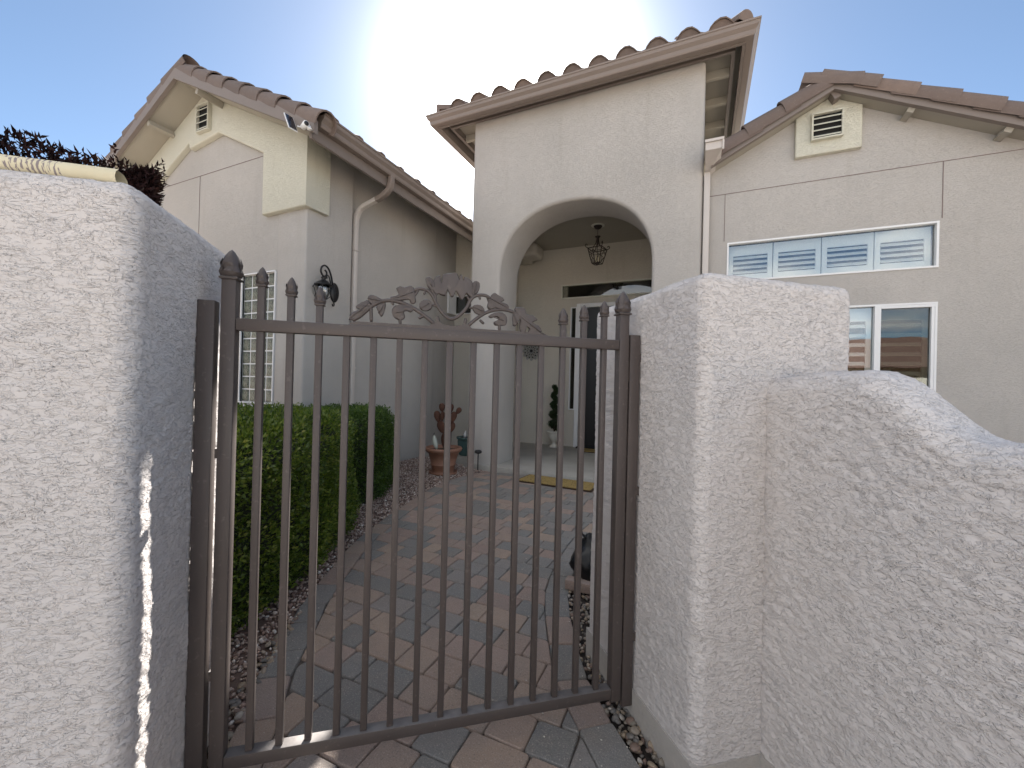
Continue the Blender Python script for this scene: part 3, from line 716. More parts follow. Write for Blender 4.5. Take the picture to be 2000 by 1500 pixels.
crest = MB().prism([(-.150, 1.2035), (.425, 1.2035), (.405, 1.2125), (-.132, 1.2135)], lambda a, b, d: gp(a, b, d), -.006, .006).build('crest', M_GATE, gate)
MB().prism([(.066, 1.2130), (.078, 1.2225), (.092, 1.2290), (.100, 1.2225), (.118, 1.2175), (.140, 1.2170), (.158, 1.2215), (.166, 1.2285), (.178, 1.2225), (.190, 1.2115)][::-1], lambda a, b, d: gp(a, b, d), -.0052, .0052).build('crest_base', M_GATE, crest)
for rad, pts in VINES:
    P = catmull([gp(a/1000, z/1000, -.001) for a, z in pts], 4)
    n = len(P); rr = [rad/1000*(1.35 if 0 < i < n-1 else 1.0) for i in range(n)]
    o = MB().tube(P, rr, 8).build('vine', M_GATE, crest)
for li, pts in enumerate(LEAVES):
    pts = [(a/1000, z/1000) for a, z in pts]
    if area(pts) < 0: pts = pts[::-1]
    cx = sum(p[0] for p in pts)/len(pts); cz = sum(p[1] for p in pts)/len(pts); pts = [(cx+(a-cx)*1.12, cz+(z-cz)*1.12) for a, z in pts]; n = len(pts)
    sm = [(q.x, q.y) for q in catmull([(a, z, 0) for a, z in pts+[pts[0]]], 2)][:-1]; n = len(sm)
    # cast leaf: crisp lobed rim, chamfer and raised face with a midrib
    q1 = inset(sm, .0009); q2 = inset(sm, .0026)
    V = [gp(a, z, .004) for a, z in sm] + [gp(a, z, -.003) for a, z in sm] + [gp(a, z, -.0052) for a, z in q1] + [gp(a, z, -.0062-.0016*math.sin(i*1.3+li)) for i, (a, z) in enumerate(q2)]
    F = [(i, (i+1) % n, n+(i+1) % n, n+i) for i in range(n)] + [(n+i, n+(i+1) % n, 2*n+(i+1) % n, 2*n+i) for i in range(n)] + [(2*n+i, 2*n+(i+1) % n, 3*n+(i+1) % n, 3*n+i) for i in range(n)] + [tuple(range(3*n, 4*n)), tuple(range(n))[::-1]]
    o = MB().add(V, F, smooth=True).build('leaf', M_GATE, crest); o.data.set_sharp_from_angle(angle=R(38))
    far = max(range(n), key=lambda i: (sm[i][0]-cx)**2+(sm[i][1]-cz)**2); fa, fz = sm[far]
    if li != 4: MB().tube([gp(cx-(fa-cx)*.55, cz-(fz-cz)*.55, -.006), gp(cx, cz, -.0078), gp(cx+(fa-cx)*.85, cz+(fz-cz)*.85, -.006)], [.0018, .0016, .0006], 5).build('rib', M_GATE, crest)
# hinges, latch
for z in (1.10, .62, .20):
    mb = MB(); mb.obox(gp(.6955, z), gv, nv, (0, 0, 1), .004, .008, .03); mb.build('hinge', M_GATE, gate)
for z in (.86, .30):
    mb = MB(); mb.obox(gp(-.4505, z), gv, nv, (0, 0, 1), .0045, .006, .012); mb.build('latch', M_GATE, gate)
# posts fixed to the walls
for a0, a1, z0, z1, lab in ((-.4985, -.4602, .0, 1.244, 'dark bronze square gate post bolted to the left wall'), (.6985, .7345, .033, 1.222, 'dark bronze square gate post bolted to the right pillar')):
    p = thing('gate_post', lab, 'post', gp((a0+a1)/2, z0), 'posts either side of the gate')
    bar('post', a0, a1, z0, z1, .030, p)
    for z in (.25, .72, 1.15):
        s_ = -1 if a0 < 0 else 1; w0 = (a0 if s_ < 0 else a1)
        mb = MB(); mb.obox(gp(w0+s_*.022, z), gv, nv, (0, 0, 1), .0225, .011, .014); mb.build('bracket', M_GATE, p)
# ------------------------------------------------------------------ house
house = thing('house', 'beige stucco house with arched entry portico, clay tile roofs and two gabled wings', 'house', (-1.4, 5, 0))
def hb(name, x0, x1, y0, y1, z0, z1, mat, parent=None, bev=0, seg=2, pred=None):
    o = MB().box(x0, x1, y0, y1, z0, z1).build(name, mat, parent or house)
    if bev: bevel(o, bev, seg, pred)
    return o
vert_e = lambda e: abs(e.verts[0].co.z-e.verts[1].co.z) > .9*e.calc_length()

# portico front wall with arch
AX, ARX, ASP, ARZ = -1.42, .912, 2.40, .83
arch = []
for i in range(0, 41):
    th = math.pi*(1-i/40); c_, s_ = math.cos(th), math.sin(th); e = 2/2.25
    arch.append((AX+ARX*math.copysign(abs(c_)**e, c_), ASP+ARZ*abs(s_)**e))
poly = [(-2.752, .03), (-2.752, 4.43), (-.022, 4.43), (-.022, .03), (AX+ARX, .03)] + arch[::-1] + [(AX-ARX, .03)]
portico = MB().prism(poly, XZ(0), 4.662, 5.24).build('portico_wall', M_HOUSE, house)
def front_edge(e):
    a, b = e.verts[0].co, e.verts[1].co
    if abs(a.y-b.y) > .1: return False
    if max(a.z, b.z) < .05 or min(a.z, b.z) > 4.4: return False
    return a.y < 4.7 or (abs((a.x+b.x)/2-AX) < 1.0 and a.y > 5.2)
bevel(portico, .045, 5, front_edge)
hb('portico_wall', -2.745, -.03, 5.245, 8.0, 3.45, 4.50, M_HOUSE)
hb('porch_ceiling', -3.0, -.03, 5.242, 6.84, 3.43, 3.448, M_SOFFIT)
hb('porch_wall', -.30, -.26, 5.245, 6.84, .04, 3.43, M_PORCH)
bm_ = hb('ceiling_beam', -2.98, -2.50, 6.33, 6.72, 3.21, 3.428, M_PORCH, bev=.07, seg=4)
bx = hb('ceiling_beam', -3.0, -2.72, 5.26, 6.84, 3.20, 3.426, M_PORCH, bev=.05, seg=4)
# door wall
dw = wall_sheet('entry_wall', [(-3.06, .035), (-.25, .035), (-.25, 3.435), (-3.06, 3.435)],
                [(-2.205, -.45, 2.565, 2.785), (-2.03, -1.935, .66, 2.41), (-1.93, -.86, .045, 2.45)], XZ(6.84), .12, M_PORCH, house, .10)
door = hb('door', -1.86, -.93, 6.885, 6.93, .045, 2.385, M_DOOR)
for zc in (.55, 1.25, 1.95): hb('door_panel', -1.76, -1.03, 6.872, 6.884, zc-.26, zc+.26, M_DOOR, door, .006)
sec = hb('screen_door', -1.86, -.93, 6.855, 6.868, .045, 2.385, M_BLACK, bev=0)
MB().tube([(-1.05, 6.80, 1.0), (-1.05, 6.80, 1.12)], .012, 8).build('handle', M_BLACK, sec)
hb('door_frame', -1.932, -1.862, 6.80, 6.90, .04, 2.455, M_WHITE, bev=.004)
hb('door_frame', -.928, -.858, 6.80, 6.90, .04, 2.455, M_WHITE, bev=.004)
hb('door_frame', -1.861, -.929, 6.801, 6.90, 2.387, 2.454, M_WHITE, bev=.004)
hb('threshold', -1.86, -.93, 6.70, 6.86, .041, .065, M_DARK)
def frame(name, x0, x1, z0, z1, y, w, mat, parent, proud=.02, glass=None, inner=.07, dark=True, bars=()):
    """window: outer ring, glass pane set back"""
    o = MB().box(x0-w, x1+w, y-proud, y+.03, z1, z1+w).box(x0-w, x1+w, y-proud, y+.03, z0-w, z0).box(x0-w, x0, y-proud+.001, y+.029, z0, z1).box(x1, x1+w, y-proud+.001, y+.029, z0, z1)
    f = o.build('window', mat, parent)
    MB().box(x0, x1, y+.018, y+.022, z0, z1).build('pane', glass or M_GLASS, f)
    return f
t1 = frame('window', -2.195, -.46, 2.572, 2.777, 6.83, .018, M_BONE, house, glass=M_GLASSD)
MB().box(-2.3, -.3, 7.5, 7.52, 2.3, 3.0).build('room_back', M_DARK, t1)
t2 = frame('window', -2.02, -1.945, .68, 2.39, 6.83, .016, M_WHITE, house, glass=M_GLASSD)
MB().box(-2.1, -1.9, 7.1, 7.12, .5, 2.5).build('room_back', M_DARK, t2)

# slab
slab = MB().prism([(-3.2, 4.93), (-2.80, 4.90), (-2.78, 4.66), (-2.45, 4.60), (-.1, 4.535), (-.1, 6.95), (-3.2, 6.95)], lambda a, b, d: (a, b, d), -.1, .04).build('porch_slab', M_CONC); struct(slab); bevel(slab, .006, 2)

# portico eaves -------------------------------------------------------
def sweep(name, path, prof, mat, parent, close_ends=True):
    """path: XY points; prof: (outward offset to the right of travel, z)"""
    n = len(path); V = []; m = len(prof)
    for i, p in enumerate(path):
        p = Vector(p); d0 = (Vector(path[i])-Vector(path[i-1])).normalized() if i > 0 else None; d1 = (Vector(path[i+1])-Vector(path[i])).normalized() if i < n-1 else None
        r0 = Vector((d0.y, -d0.x)) if d0 else None; r1 = Vector((d1.y, -d1.x)) if d1 else None
        if r0 is None: r = r1
        elif r1 is None: r = r0
        else: r = (r0+r1); r = r/(r.dot(r0))
        for o_, z in prof: V.append((p.x+r.x*o_, p.y+r.y*o_, z))
    F = [(i*m+k, i*m+(k+1) % m, (i+1)*m+(k+1) % m, (i+1)*m+k) for i in range(n-1) for k in range(m)] + [tuple(range(m)), tuple(range((n-1)*m, n*m))]
    return MB().add(V, F).build(name, mat, parent)
KG = [(0, 0), (.062, 0), (.070, .012), (.072, .045), (.098, .072), (.104, .100), (.112, .104), (.112, .120), (.100, .120), (.098, .108), (0, .108)]
kg = lambda z, s=1.0: [(a*s, z+b*s) for a, b in KG]
ring = [(-3.19, 8.1), (-3.19, 4.475), (.325, 4.475), (.325, 8.1)]
fas = sweep('fascia', ring, [(-.03, 4.375), (-.002, 4.375), (-.002, 4.505), (-.03, 4.505)], M_TRIM, house)
sweep('gutter', ring, kg(4.382), M_GUTTER, house)
sweep('frieze_board', [(-3.085, 8.0), (-3.085, 4.615), (.245, 4.615), (.245, 8.0)], [(-.035, 4.425), (0, 4.425), (0, 4.512), (-.035, 4.512)], M_TRIM, house)
hb('soffit', -3.16, .295, 4.505, 8.0, 4.514, 4.524, M_SOFFIT)
for y_ in (4.95, 5.42, 5.89, 6.36, 6.83):
    hb('rafter', -3.05, -2.755, y_, y_+.045, 4.43, 4.513, M_SOFFIT); hb('rafter', -.02, .208, y_, y_+.045, 4.43, 4.513, M_SOFFIT)

# tiles ----------------------------------------------------------------
def s_tile():
    W, L, T = .30, .43, .012
    prof = [(-.02, .0), (-.005, .028), (.03, .060), (.08, .079), (.13, .074), (.175, .040), (.205, .008), (.245, -.006), (.285, .0)]
    V = []; F = []; n = len(prof)
    for j, (yy, lift) in enumerate(((0, .016), (L, 0))):
        for x, z in prof: V.append((x, yy, z+lift))
        for x, z in prof: V.append((x, yy, z+lift-T))
    a, b = 0, 2*n
    for i in range(n-1):
        F += [(a+i, a+i+1, b+i+1, b+i), (a+n+i+1, a+n+i, b+n+i, b+n+i+1), (a+i+1, a+i, a+n+i, a+n+i+1)]
    F += [(a, b, b+n, a+n), (a+n-1, a+2*n-1, b+2*n-1, b+n-1)]
    q = len(V); V += [(x, .018, z+.004) for x, z in prof[:7]] + [(.205, .018, -.03), (-.02, .018, -.03)]; F.append(tuple(range(q, q+9)))     # mortar bird stop closing the mouth
    me = bpy.data.meshes.new('tile'); me.from_pydata(V, [], F); me.materials.append(M_TILE)
    for f in me.polygons: f.use_smooth = len(f.vertices) == 4
    me.update(); me.set_sharp_from_angle(angle=R(50)); return me
def barrel(rad=.112, L=.42, a0=-32, a1=205, T=.013, taper=.86, closed=False):
    V = []; F = []; n = 11
    for j, (yy, k) in enumerate(((0, 1.0), (L, taper))):
        for r in (rad*k, rad*k-T):
            for i in range(n):
                th = R(a0+(a1-a0)*i/(n-1)); V.append((r*math.cos(th), yy, r*math.sin(th)))
    a, b = 0, 2*n
    for i in range(n-1):
        F += [(a+i, a+i+1, b+i+1, b+i), (a+n+i+1, a+n+i, b+n+i, b+n+i+1), (a+i+1, a+i, a+n+i, a+n+i+1)]
    F += [(a, b, b+n, a+n), (a+n-1, a+2*n-1, b+2*n-1, b+n-1)]
    if closed: F.append(tuple(range(a+n, a+2*n)))
    me = bpy.data.meshes.new('tile'); me.from_pydata(V, [], F); me.materials.append(M_TILE)
    for f in me.polygons: f.use_smooth = len(f.vertices) == 4
    me.update(); me.set_sharp_from_angle(angle=R(50)); return me
TS = s_tile(); TB = barrel(); TBR = barrel(.092, .42, -5, 185, closed=True); TBW = barrel(.108, .46, -30, 205); THP = barrel(.095, .42, -15, 195)
def put(name, me, parent, loc, ax, ay, az, jit=.006):
    ax, ay, az = Vector(ax).normalized(), Vector(ay).normalized(), Vector(az).normalized()
    m = Matrix((ax, ay, az)).transposed().to_4x4(); o = link(name, me, parent, Vector(loc)); l = o.location.copy()
    q = m.to_euler(); o.rotation_euler = (q.x+random.gauss(0, jit), q.y+random.gauss(0, jit), q.z+random.gauss(0, jit)); o.location = l+Vector((random.gauss(0, .002), random.gauss(0, .002), random.gauss(0, .0015))); return o

P_ = .47
proof = MB().add([(-3.20, 4.46, 4.515), (.335, 4.46, 4.515), (.335, 8.3, 4.515), (-3.20, 8.3, 4.515), (-1.4325, 6.2275, 5.345), (-1.4325, 6.5325, 5.345)],
                 [(0, 1, 4), (1, 2, 5, 4), (2, 3, 5), (3, 0, 4, 5), (0, 3, 2, 1)]).build('portico_roof', M_TILE, house)
c_, s_ = 1/math.sqrt(1+P_*P_), P_/math.sqrt(1+P_*P_)
for rw in range(3):
    x0 = -3.17+rw*.34+.02
    for k in range(20):
        x = -2.955+(k-1)*.297 + 0
        if x-.02 < x0 or x+.26 > .30-rw*.34+.03: continue
        put('tile', TS, proof, (x, 4.425+rw*.35*c_, 4.534+rw*.35*s_), (1, 0, 0), (0, c_, s_), (0, -s_, c_))
for rw in range(2):
    for k in range(10):
        y = 4.70+k*.297+rw*.1
        put('tile', TS, proof, (-3.235+rw*.35*c_, y+.28, 4.522+rw*.35*s_), (0, -1, 0), (c_, 0, s_), (-s_, 0, c_))
        put('tile', TS, proof, (.37-rw*.35*c_, y, 4.522+rw*.35*s_), (0, 1, 0), (-c_, 0, s_), (s_, 0, c_))
for sx, x0 in ((1, -3.185), (-1, .32)):
    hd = Vector((sx, 1, P_)).normalized(); side = Vector((1, -sx, 0)).normalized()*sx; nn = side.cross(hd)
    if nn.z < 0: nn = -nn; side = -side
    for k in range(5):
        put('tile', TBR if k == 0 else THP, proof, Vector((x0, 4.475, 4.575))+hd*(.37*k)+nn*.004, side, hd+nn*-.05, nn+hd*.05)

# left wing -------------------------------------------------------------
LAX, LSL, LZ = -5.32, .50, 4.335            # apex x, slope, soffit height at the apex
lz = lambda x: LZ-LSL*abs(x-LAX)
gw = wall_sheet('gable_wall', [(-7.2, -.05), (-3.72, -.05), (-3.72, lz(-3.72)+.03), (LAX, LZ+.03), (-7.2, lz(-7.2)+.03)], [(-4.62, -4.09, .80, 2.185)], XZ(2.93), .2, M_HOUSE, house, .09)
bt = hb('corner_pier', -4.065, -3.64, 2.922, 3.53, -.05, 3.54, M_HOUSE, bev=.022, seg=3, pred=vert_e)
bt2 = hb('side_wall', -3.95, -3.70, 2.95, 5.22, -.05, 3.57, M_HOUSE)
hb('side_wall', -4.1, -3.735, 5.20, 5.86, -.05, 3.57, M_HOUSE, bev=.01, pred=vert_e)
bw = wall_sheet('back_wall', [(-4.1, -.05), (-3.02, -.05), (-3.02, 3.60), (-4.1, 3.60)], [(-3.74, -3.30, 2.20, 2.50)], XZ(5.86), .95, M_PORCH, house, .1)
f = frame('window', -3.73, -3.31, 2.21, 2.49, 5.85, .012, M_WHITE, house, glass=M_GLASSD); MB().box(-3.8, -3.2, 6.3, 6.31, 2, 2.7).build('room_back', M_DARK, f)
hb('window_trim', -3.733, -3.70, 5.62, 5.84, 2.19, 2.52, M_WHITE)
# cream band under the gable, with its notched inner outline
inner = [(-4.247, 2.78), (-4.252, 3.441), (-5.035, 3.832), (-5.583, 3.76), (-5.606, 3.835), (-6.36, 3.44), (-6.38, 2.78)]
outer = [(-7.0, 2.78), (-7.0, lz(-7.0)+.01), (LAX, LZ+.01), (-3.585, lz(-3.585)+.01), (-3.585, 2.78)]
band = MB().prism(outer[::-1][::-1] + inner, XZ(0), 2.862, 2.927).build('gable_band', M_POP, house)
bevel(band, .018, 3, lambda e: e.verts[0].co.y < 2.87 and e.verts[1].co.y < 2.87 and min(e.verts[0].co.z, e.verts[1].co.z) < 3.9 and min(e.verts[0].co.x, e.verts[1].co.x) < -3.6)
hb('gable_band', -3.645, -3.5855, 2.928, 3.157, 2.78, 3.455, M_POP, bev=.012, seg=3, pred=lambda e: max(e.verts[0].co.y, e.verts[1].co.y) > 3.1 and min(e.verts[0].co.y, e.verts[1].co.y) > 2.94)
# vent in the gable
def vent(x0, x1, z0, z1, y, mat, n=4):
    v = MB().box(x0-.014, x1+.014, y-.012, y+.03, z1, z1+.014).box(x0-.014, x1+.014, y-.012, y+.03, z0-.014, z0).box(x0-.014, x0, y-.011, y+.03, z0, z1).box(x1, x1+.014, y-.011, y+.03, z0, z1).box(x0, x1, y+.022, y+.03, z0, z1, 1).build('vent', [mat, M_DARK], house)
    h = (z1-z0)/n
    for k in range(n):
        zc = z0+h*(k+.5)
        MB().add([(x0, y-.008, zc-h*.34), (x1, y-.008, zc-h*.34), (x1, y-.006, zc-h*.16), (x0, y-.006, zc-h*.16), (x0, y+.006, zc-h*.10), (x1, y+.006, zc-h*.10), (x1, y+.006, zc+h*.02), (x0, y+.006, zc+h*.02)],
                 [(0, 1, 5, 4), (3, 2, 6, 7), (0, 1, 2, 3), (4, 5, 6, 7)]).build('slat', mat, v)
    return v
vent(-5.380, -5.172, 3.895, 4.185, 2.830, M_POP, 4)
hb('rear_wall', -7.2, -3.05, 7.9, 8.0, -.05, 3.5, M_HOUSE); hb('side_wall', -7.2, -7.1, 3.13, 7.9, -.05, 3.45, M_HOUSE)
hb('rear_wall', -2.9, 3.9, 8.4, 8.5, -.05, 3.4, M_HOUSE)
# garage-like block added unseen left of the frame to shade the low wall
hb('added_shade_wall', -13.0, -7.6, -7.0, 1.2, -.05, 2.9, M_HOUSE)
MB().add([(-13.4, -7.4, 2.9), (-7.2, -7.4, 2.9), (-7.2, 1.6, 2.9), (-13.4, 1.6, 2.9), (-10.3, -7.4, 4.4), (-10.3, 1.6, 4.4)], [(0, 1, 4), (1, 2, 5, 4), (2, 3, 5), (3, 0, 4, 5), (0, 3, 2, 1)]).build('added_shade_roof', M_TILE, house)
# glass block window
gbw = MB().box(-4.634, -4.088, 2.915, 2.99, 2.183, 2.197).box(-4.634, -4.088, 2.915, 2.99, .788, .80).box(-4.634, -4.62, 2.916, 2.989, .80, 2.183).box(-4.09, -4.0755, 2.916, 2.989, .80, 2.183).box(-4.62, -4.09, 2.946, 2.985, .80, 2.183).build('glass_block_window', M_WHITE, house)
cw = (.53)/4; rh = 1.383/10
BMESH = None
for i in range(4):
    for j in range(10):
        cx, cz = -4.62+cw*(i+.5), .80+rh*(j+.5)
        if BMESH is None:
            hx, hz = cw/2-.0065, rh/2-.0065; n = 6; V = []
            for a in range(n+1):
                for b in range(n+1):
                    u, w = a/n*2-1, b/n*2-1; V.append((hx*u, -.010*(1-max(abs(u), abs(w))**6)+.0, hz*w))
            BMESH = bpy.data.meshes.new('glass_block'); BMESH.from_pydata(V, [], [(a*(n+1)+b, (a+1)*(n+1)+b, (a+1)*(n+1)+b+1, a*(n+1)+b+1) for a in range(n) for b in range(n)])
            for f_ in BMESH.polygons: f_.use_smooth = True
            BMESH.materials.append(M_BLOCK); BMESH.update()
        link('glass_block', BMESH, gbw, (cx, 2.945, cz))
sill = hb('sill', -4.75, -4.0, 2.86, 2.925, .44, .768, stucco('sill_stucco', (.74, .74, .74), 'dash', .02), bev=.012)
# control joints: thin metal screed strips
def strip(x0, z0, x1, z1, y, w=.005):
    d = Vector((x1-x0, 0, z1-z0)).normalized(); n_ = Vector((-d.z, 0, d.x))
    mb = MB(); mb.obox(((x0+x1)/2, y, (z0+z1)/2), d, (0, 1, 0), n_, math.dist((x0, z0), (x1, z1))/2, .004, w/2); mb.build('control_joint', M_JOINT, house)
strip(-6.36, 3.44, -4.255, 3.452, 2.930); strip(-5.472, .0, -5.472, 3.44, 2.930, .003)

# left roof
def slope_slab(name, mat, x_a, x_e, apex, sl, z_ap, y0, y1, t0, t1):
    za = z_ap-sl*abs(x_a-apex); ze = z_ap-sl*abs(x_e-apex)
    return MB().prism([(x_a, za+t0), (x_e, ze+t0), (x_e, ze+t1), (x_a, za+t1)], XZ(0), y0, y1).build(name, mat, house)
roofL = slope_slab('wing_roof', M_SOFFIT, LAX, -3.235, LAX, LSL, LZ, 2.60, 8.0, .0, .085)
roofL2 = slope_slab('wing_roof', M_SOFFIT, LAX-.001, -7.45, LAX, LSL, LZ, 2.60, 8.0, .0, .085)
slope_slab('barge_board', M_TRIM, LAX, -3.125, LAX, LSL, LZ-.02, 2.556, 2.598, .0, .118); slope_slab('barge_board', M_TRIM, LAX-.001, -7.45, LAX, LSL, LZ-.02, 2.556, 2.598, .0, .118)
def lookout(x, apex, sl, z_ap, y0, y1, w=.045, h=.07, mat=M_SOFFIT):
    sg = -1 if x > apex else 1; d = Vector((1, 0, sl*sg)).normalized(); n_ = Vector((-d.z, 0, d.x)); zc = z_ap-sl*abs(x-apex)
    c0 = Vector((x, (y0+y1)/2, zc))-n_*(h/2+.002); mb = MB(); mb.obox(c0, d, (0, 1, 0), n_, w/2, (y1-y0)/2, h/2); mb.build('lookout', mat, house)
for x in (-4.95, -5.93, -6.60): lookout(x, LAX, LSL, LZ, 2.602, 2.86)
hb('fascia', -3.234, -3.205, 2.602, 8.0, 3.215, 3.395, M_TRIM)
gl = sweep('gutter', [(-3.203, 8.0), (-3.203, 2.64)], kg(3.315)[::1], M_GUTTER, house)
# fix travel direction: outward of the left wing's right-hand eave is +X
for v in gl.data.vertices: v.co.x = -3.203 + (-(v.co.x+3.203))
cL, sL = 1/math.sqrt(1+LSL**2), LSL/math.sqrt(1+LSL**2)
for rw in range(2):
    for k in range(13):
        y = 2.70+k*.312
        put('tile', TS, roofL, (-3.175-rw*.35*cL, y, 3.405+rw*.35*sL), (0, 1, 0), (-cL, 0, sL), (sL, 0, cL))
fld = MB()                                   # the rest of the slope, out of sight from the ground: one corrugated sheet
for k in range(13):
    y = 2.70+k*.312
    for a0, a1, z0, z1 in ((0, .07, .0, .07), (.07, .13, .07, .07), (.13, .2, .07, 0), (.2, .312, 0, 0)):
        xe, xt = -3.79, LAX; ze, zt = 3.405+.7*sL, LZ+.10
        fld.add([(xe, y+a0, ze+z0), (xe, y+a1, ze+z1), (xt, y+a1, zt+z1), (xt, y+a0, zt+z0)], [(0, 1, 2, 3)])
fo = fld.build('tile_field', M_TILE, roofL)
def rake(parent, apex, x_end, sl, z_top, yc, step, n, me, sgn, lift=.03):
    """tiles up a rake from its low end (sgn=+1: the slope right of the apex)"""
    c_, s_ = 1/math.sqrt(1+sl*sl), sl/math.sqrt(1+sl*sl)
    up_ = Vector((-sgn*c_, 0, s_)); nn = Vector((sgn*s_, 0, c_)); side = up_.cross(nn)
    z_e = z_top-sl*abs(x_end-apex)
    for k in range(n):
        p = Vector((x_end, yc, z_e))+up_*(step*k)+nn*lift
        put('tile', me, parent, p, side, up_-nn*.055, nn+up_*.055)
rake(roofL, LAX, -3.10, LSL, LZ+.09, 2.655, .300, 8, TB, 1, .026)
rake(roofL2, LAX, -7.42, LSL, LZ+.09, 2.655, .300, 8, TB, -1, .026)
for k in range(4):
    put('tile', TBR if k == 0 else THP, roofL, (LAX, 2.60+k*.36, LZ+.125), (1, 0, 0), (0, 1, -.03), (0, .03, 1))

# downspout from the left gutter
dsp = thing('downspout', 'pale square downspout running down the left wing wall from the brown gutter', 'downspout', (-3.66, 3.56, 0))
def spout(name, pts, w, h, mat, parent):
    P = catmull(pts, 5) if len(pts) > 2 else [Vector(p) for p in pts]; V = []; up0 = Vector((0, 1, 0))
    for i, p in enumerate(P):
        t = (P[min(i+1, len(P)-1)]-P[max(i-1, 0)]).normalized(); b = up0; a = t.cross(b).normalized()
        V += [p+a*w/2+b*h/2, p-a*w/2+b*h/2, p-a*w/2-b*h/2, p+a*w/2-b*h/2]
    n = len(P); F = [(i*4+k, i*4+(k+1) % 4, (i+1)*4+(k+1) % 4, (i+1)*4+k) for i in range(n-1) for k in range(4)]+[(0, 1, 2, 3), (n*4-4, n*4-3, n*4-2, n*4-1)]
    o = MB().add(V, F).build(name, mat, parent); bevel(o, .006, 2, smooth=True); return o
YD = 3.585
spout('elbow', [(-3.155, YD, 3.325), (-3.155, YD, 3.25), (-3.19, YD, 3.17), (-3.29, YD, 3.115), (-3.36, YD, 3.095)], .052, .060, M_GUTTER, dsp)
spout('elbow', [(-3.35, YD, 3.098), (-3.46, YD, 3.07), (-3.58, YD, 3.03), (-3.645, YD, 2.95), (-3.655, YD, 2.85)], .048, .056, M_SPOUT, dsp)
spout('pipe', [(-3.656, YD, 2.87), (-3.656, YD, .12)], .046, .054, M_SPOUT, dsp)
for z in (2.55, 1.2): MB().box(-3.69, -3.625, YD-.036, YD+.036, z, z+.012).build('strap', M_SPOUT, dsp)

# right wing -------------------------------------------------------------
RAX, RSL, RZ, RY = 1.042, .515, 3.806, 4.75
rz = lambda x: RZ-RSL*abs(x-RAX)
rw_ = wall_sheet('wing_wall', [(-.02, -.05), (3.9, -.05), (3.9, rz(3.9)+.03), (RAX, RZ+.03), (-.02, rz(-.02)+.03)], [(.215, 1.838, 2.16, 2.56), (.215, 1.838, .75, 1.862)], XZ(RY), .2, M_HOUSE, house, .07)
roofR = slope_slab('wing_roof', M_SOFFIT, RAX, 4.2, RAX, RSL, RZ, 4.61, 9, .0, .08); roofR2 = slope_slab('wing_roof', M_SOFFIT, RAX-.001, .03, RAX, RSL, RZ, 4.61, 9, .0, .08)
slope_slab('barge_board', M_TRIM, RAX, 4.2, RAX, RSL, RZ-.012, 4.565, 4.608, .0, .105); slope_slab('barge_board', M_TRIM, RAX-.001, .05, RAX, RSL, RZ-.012, 4.565, 4.608, .0, .105)
for x in (1.042, 1.60, 2.20, 2.85): lookout(x, RAX, RSL, RZ, 4.61, RY-.005, .05, .075 if x < 1.1 else .045, M_TRIM if x < 1.1 else M_SOFFIT)
rake(roofR2, RAX, .06, RSL, RZ+.085, 4.63, .335, 3, TBW, -1, .015)
rake(roofR, RAX, 4.2-.02, RSL, RZ+.085, 4.63, .290, 12, TBW, 1, .015)
for k in range(4):
    put('tile', TBR if k == 0 else THP, roofR, (RAX, 4.62+k*.36, RZ+.10), (1, 0, 0), (0, 1, -.03), (0, .03, 1))
o = put('tile', TBW, roofR, (1.236, 4.628, RZ+.085-.1+.02), (0, 1, 0), (-1, 0, .30), (.30, 0, 1), .0)
pn = hb('gable_panel', .775, 1.285, RY-.05, RY-.002, 3.295, 3.60, M_POP)
me = pn.data; bm = bmesh.new(); bm.from_mesh(me)
bm.free()
C.objects; bpy.data.objects.remove(pn)
pn = MB().prism([(.775, 3.295), (1.285, 3.295), (1.285, rz(1.285)-.0), (RAX, RZ), (.775, rz(.775))], XZ(0), RY-.05, RY-.002).build('gable_panel', M_POP, house)
bevel(pn, .012, 3, lambda e: e.verts[0].co.y < RY-.03 and e.verts[1].co.y < RY-.03)
vent(.908, 1.124, 3.425, 3.648, RY-.083, M_POP, 4)
strip(-.01, 3.064, 3.8, 3.075, RY); strip(.187, 2.58, .187, 3.064, RY); strip(1.856, 2.58, 1.856, 3.066, RY)
# leader head and its pipe in the corner
dsr = thing('downspout', 'pale downspout with a square collector box in the corner between portico and right wing', 'downspout', (.02, 4.70, 0))
hd_ = MB().add([(-.006, 4.36, 3.35), (.135, 4.36, 3.35), (.135, 4.36, 3.42), (-.006, 4.36, 3.42), (-.006, 4.74, 3.35), (.135, 4.74, 3.35), (.135, 4.74, 3.42), (-.006, 4.74, 3.42), (-.006, 4.62, 3.285), (.05, 4.62, 3.285), (.05, 4.74, 3.285), (-.006, 4.74, 3.285)],
               [(0, 1, 2, 3), (1, 5, 6, 2), (3, 2, 6, 7), (0, 3, 7, 4), (0, 1, 9, 8), (1, 5, 10, 9), (5, 4, 11, 10), (4, 0, 8, 11), (8, 9, 10, 11)]).build('collector_box', M_SPOUT, dsr)
MB().box(-.012, .152, 4.342, 4.74, 3.4205, 3.445).build('collector_lip', M_SPOUT, dsr)
MB().box(.138, .154, 4.345, 4.36, 3.33, 3.42).build('flange', M_SPOUT, dsr)
o = MB().box(-.012, .045, 4.665, 4.725, .1, 3.29).build('pipe', M_SPOUT, dsr); bevel(o, .006, 2)
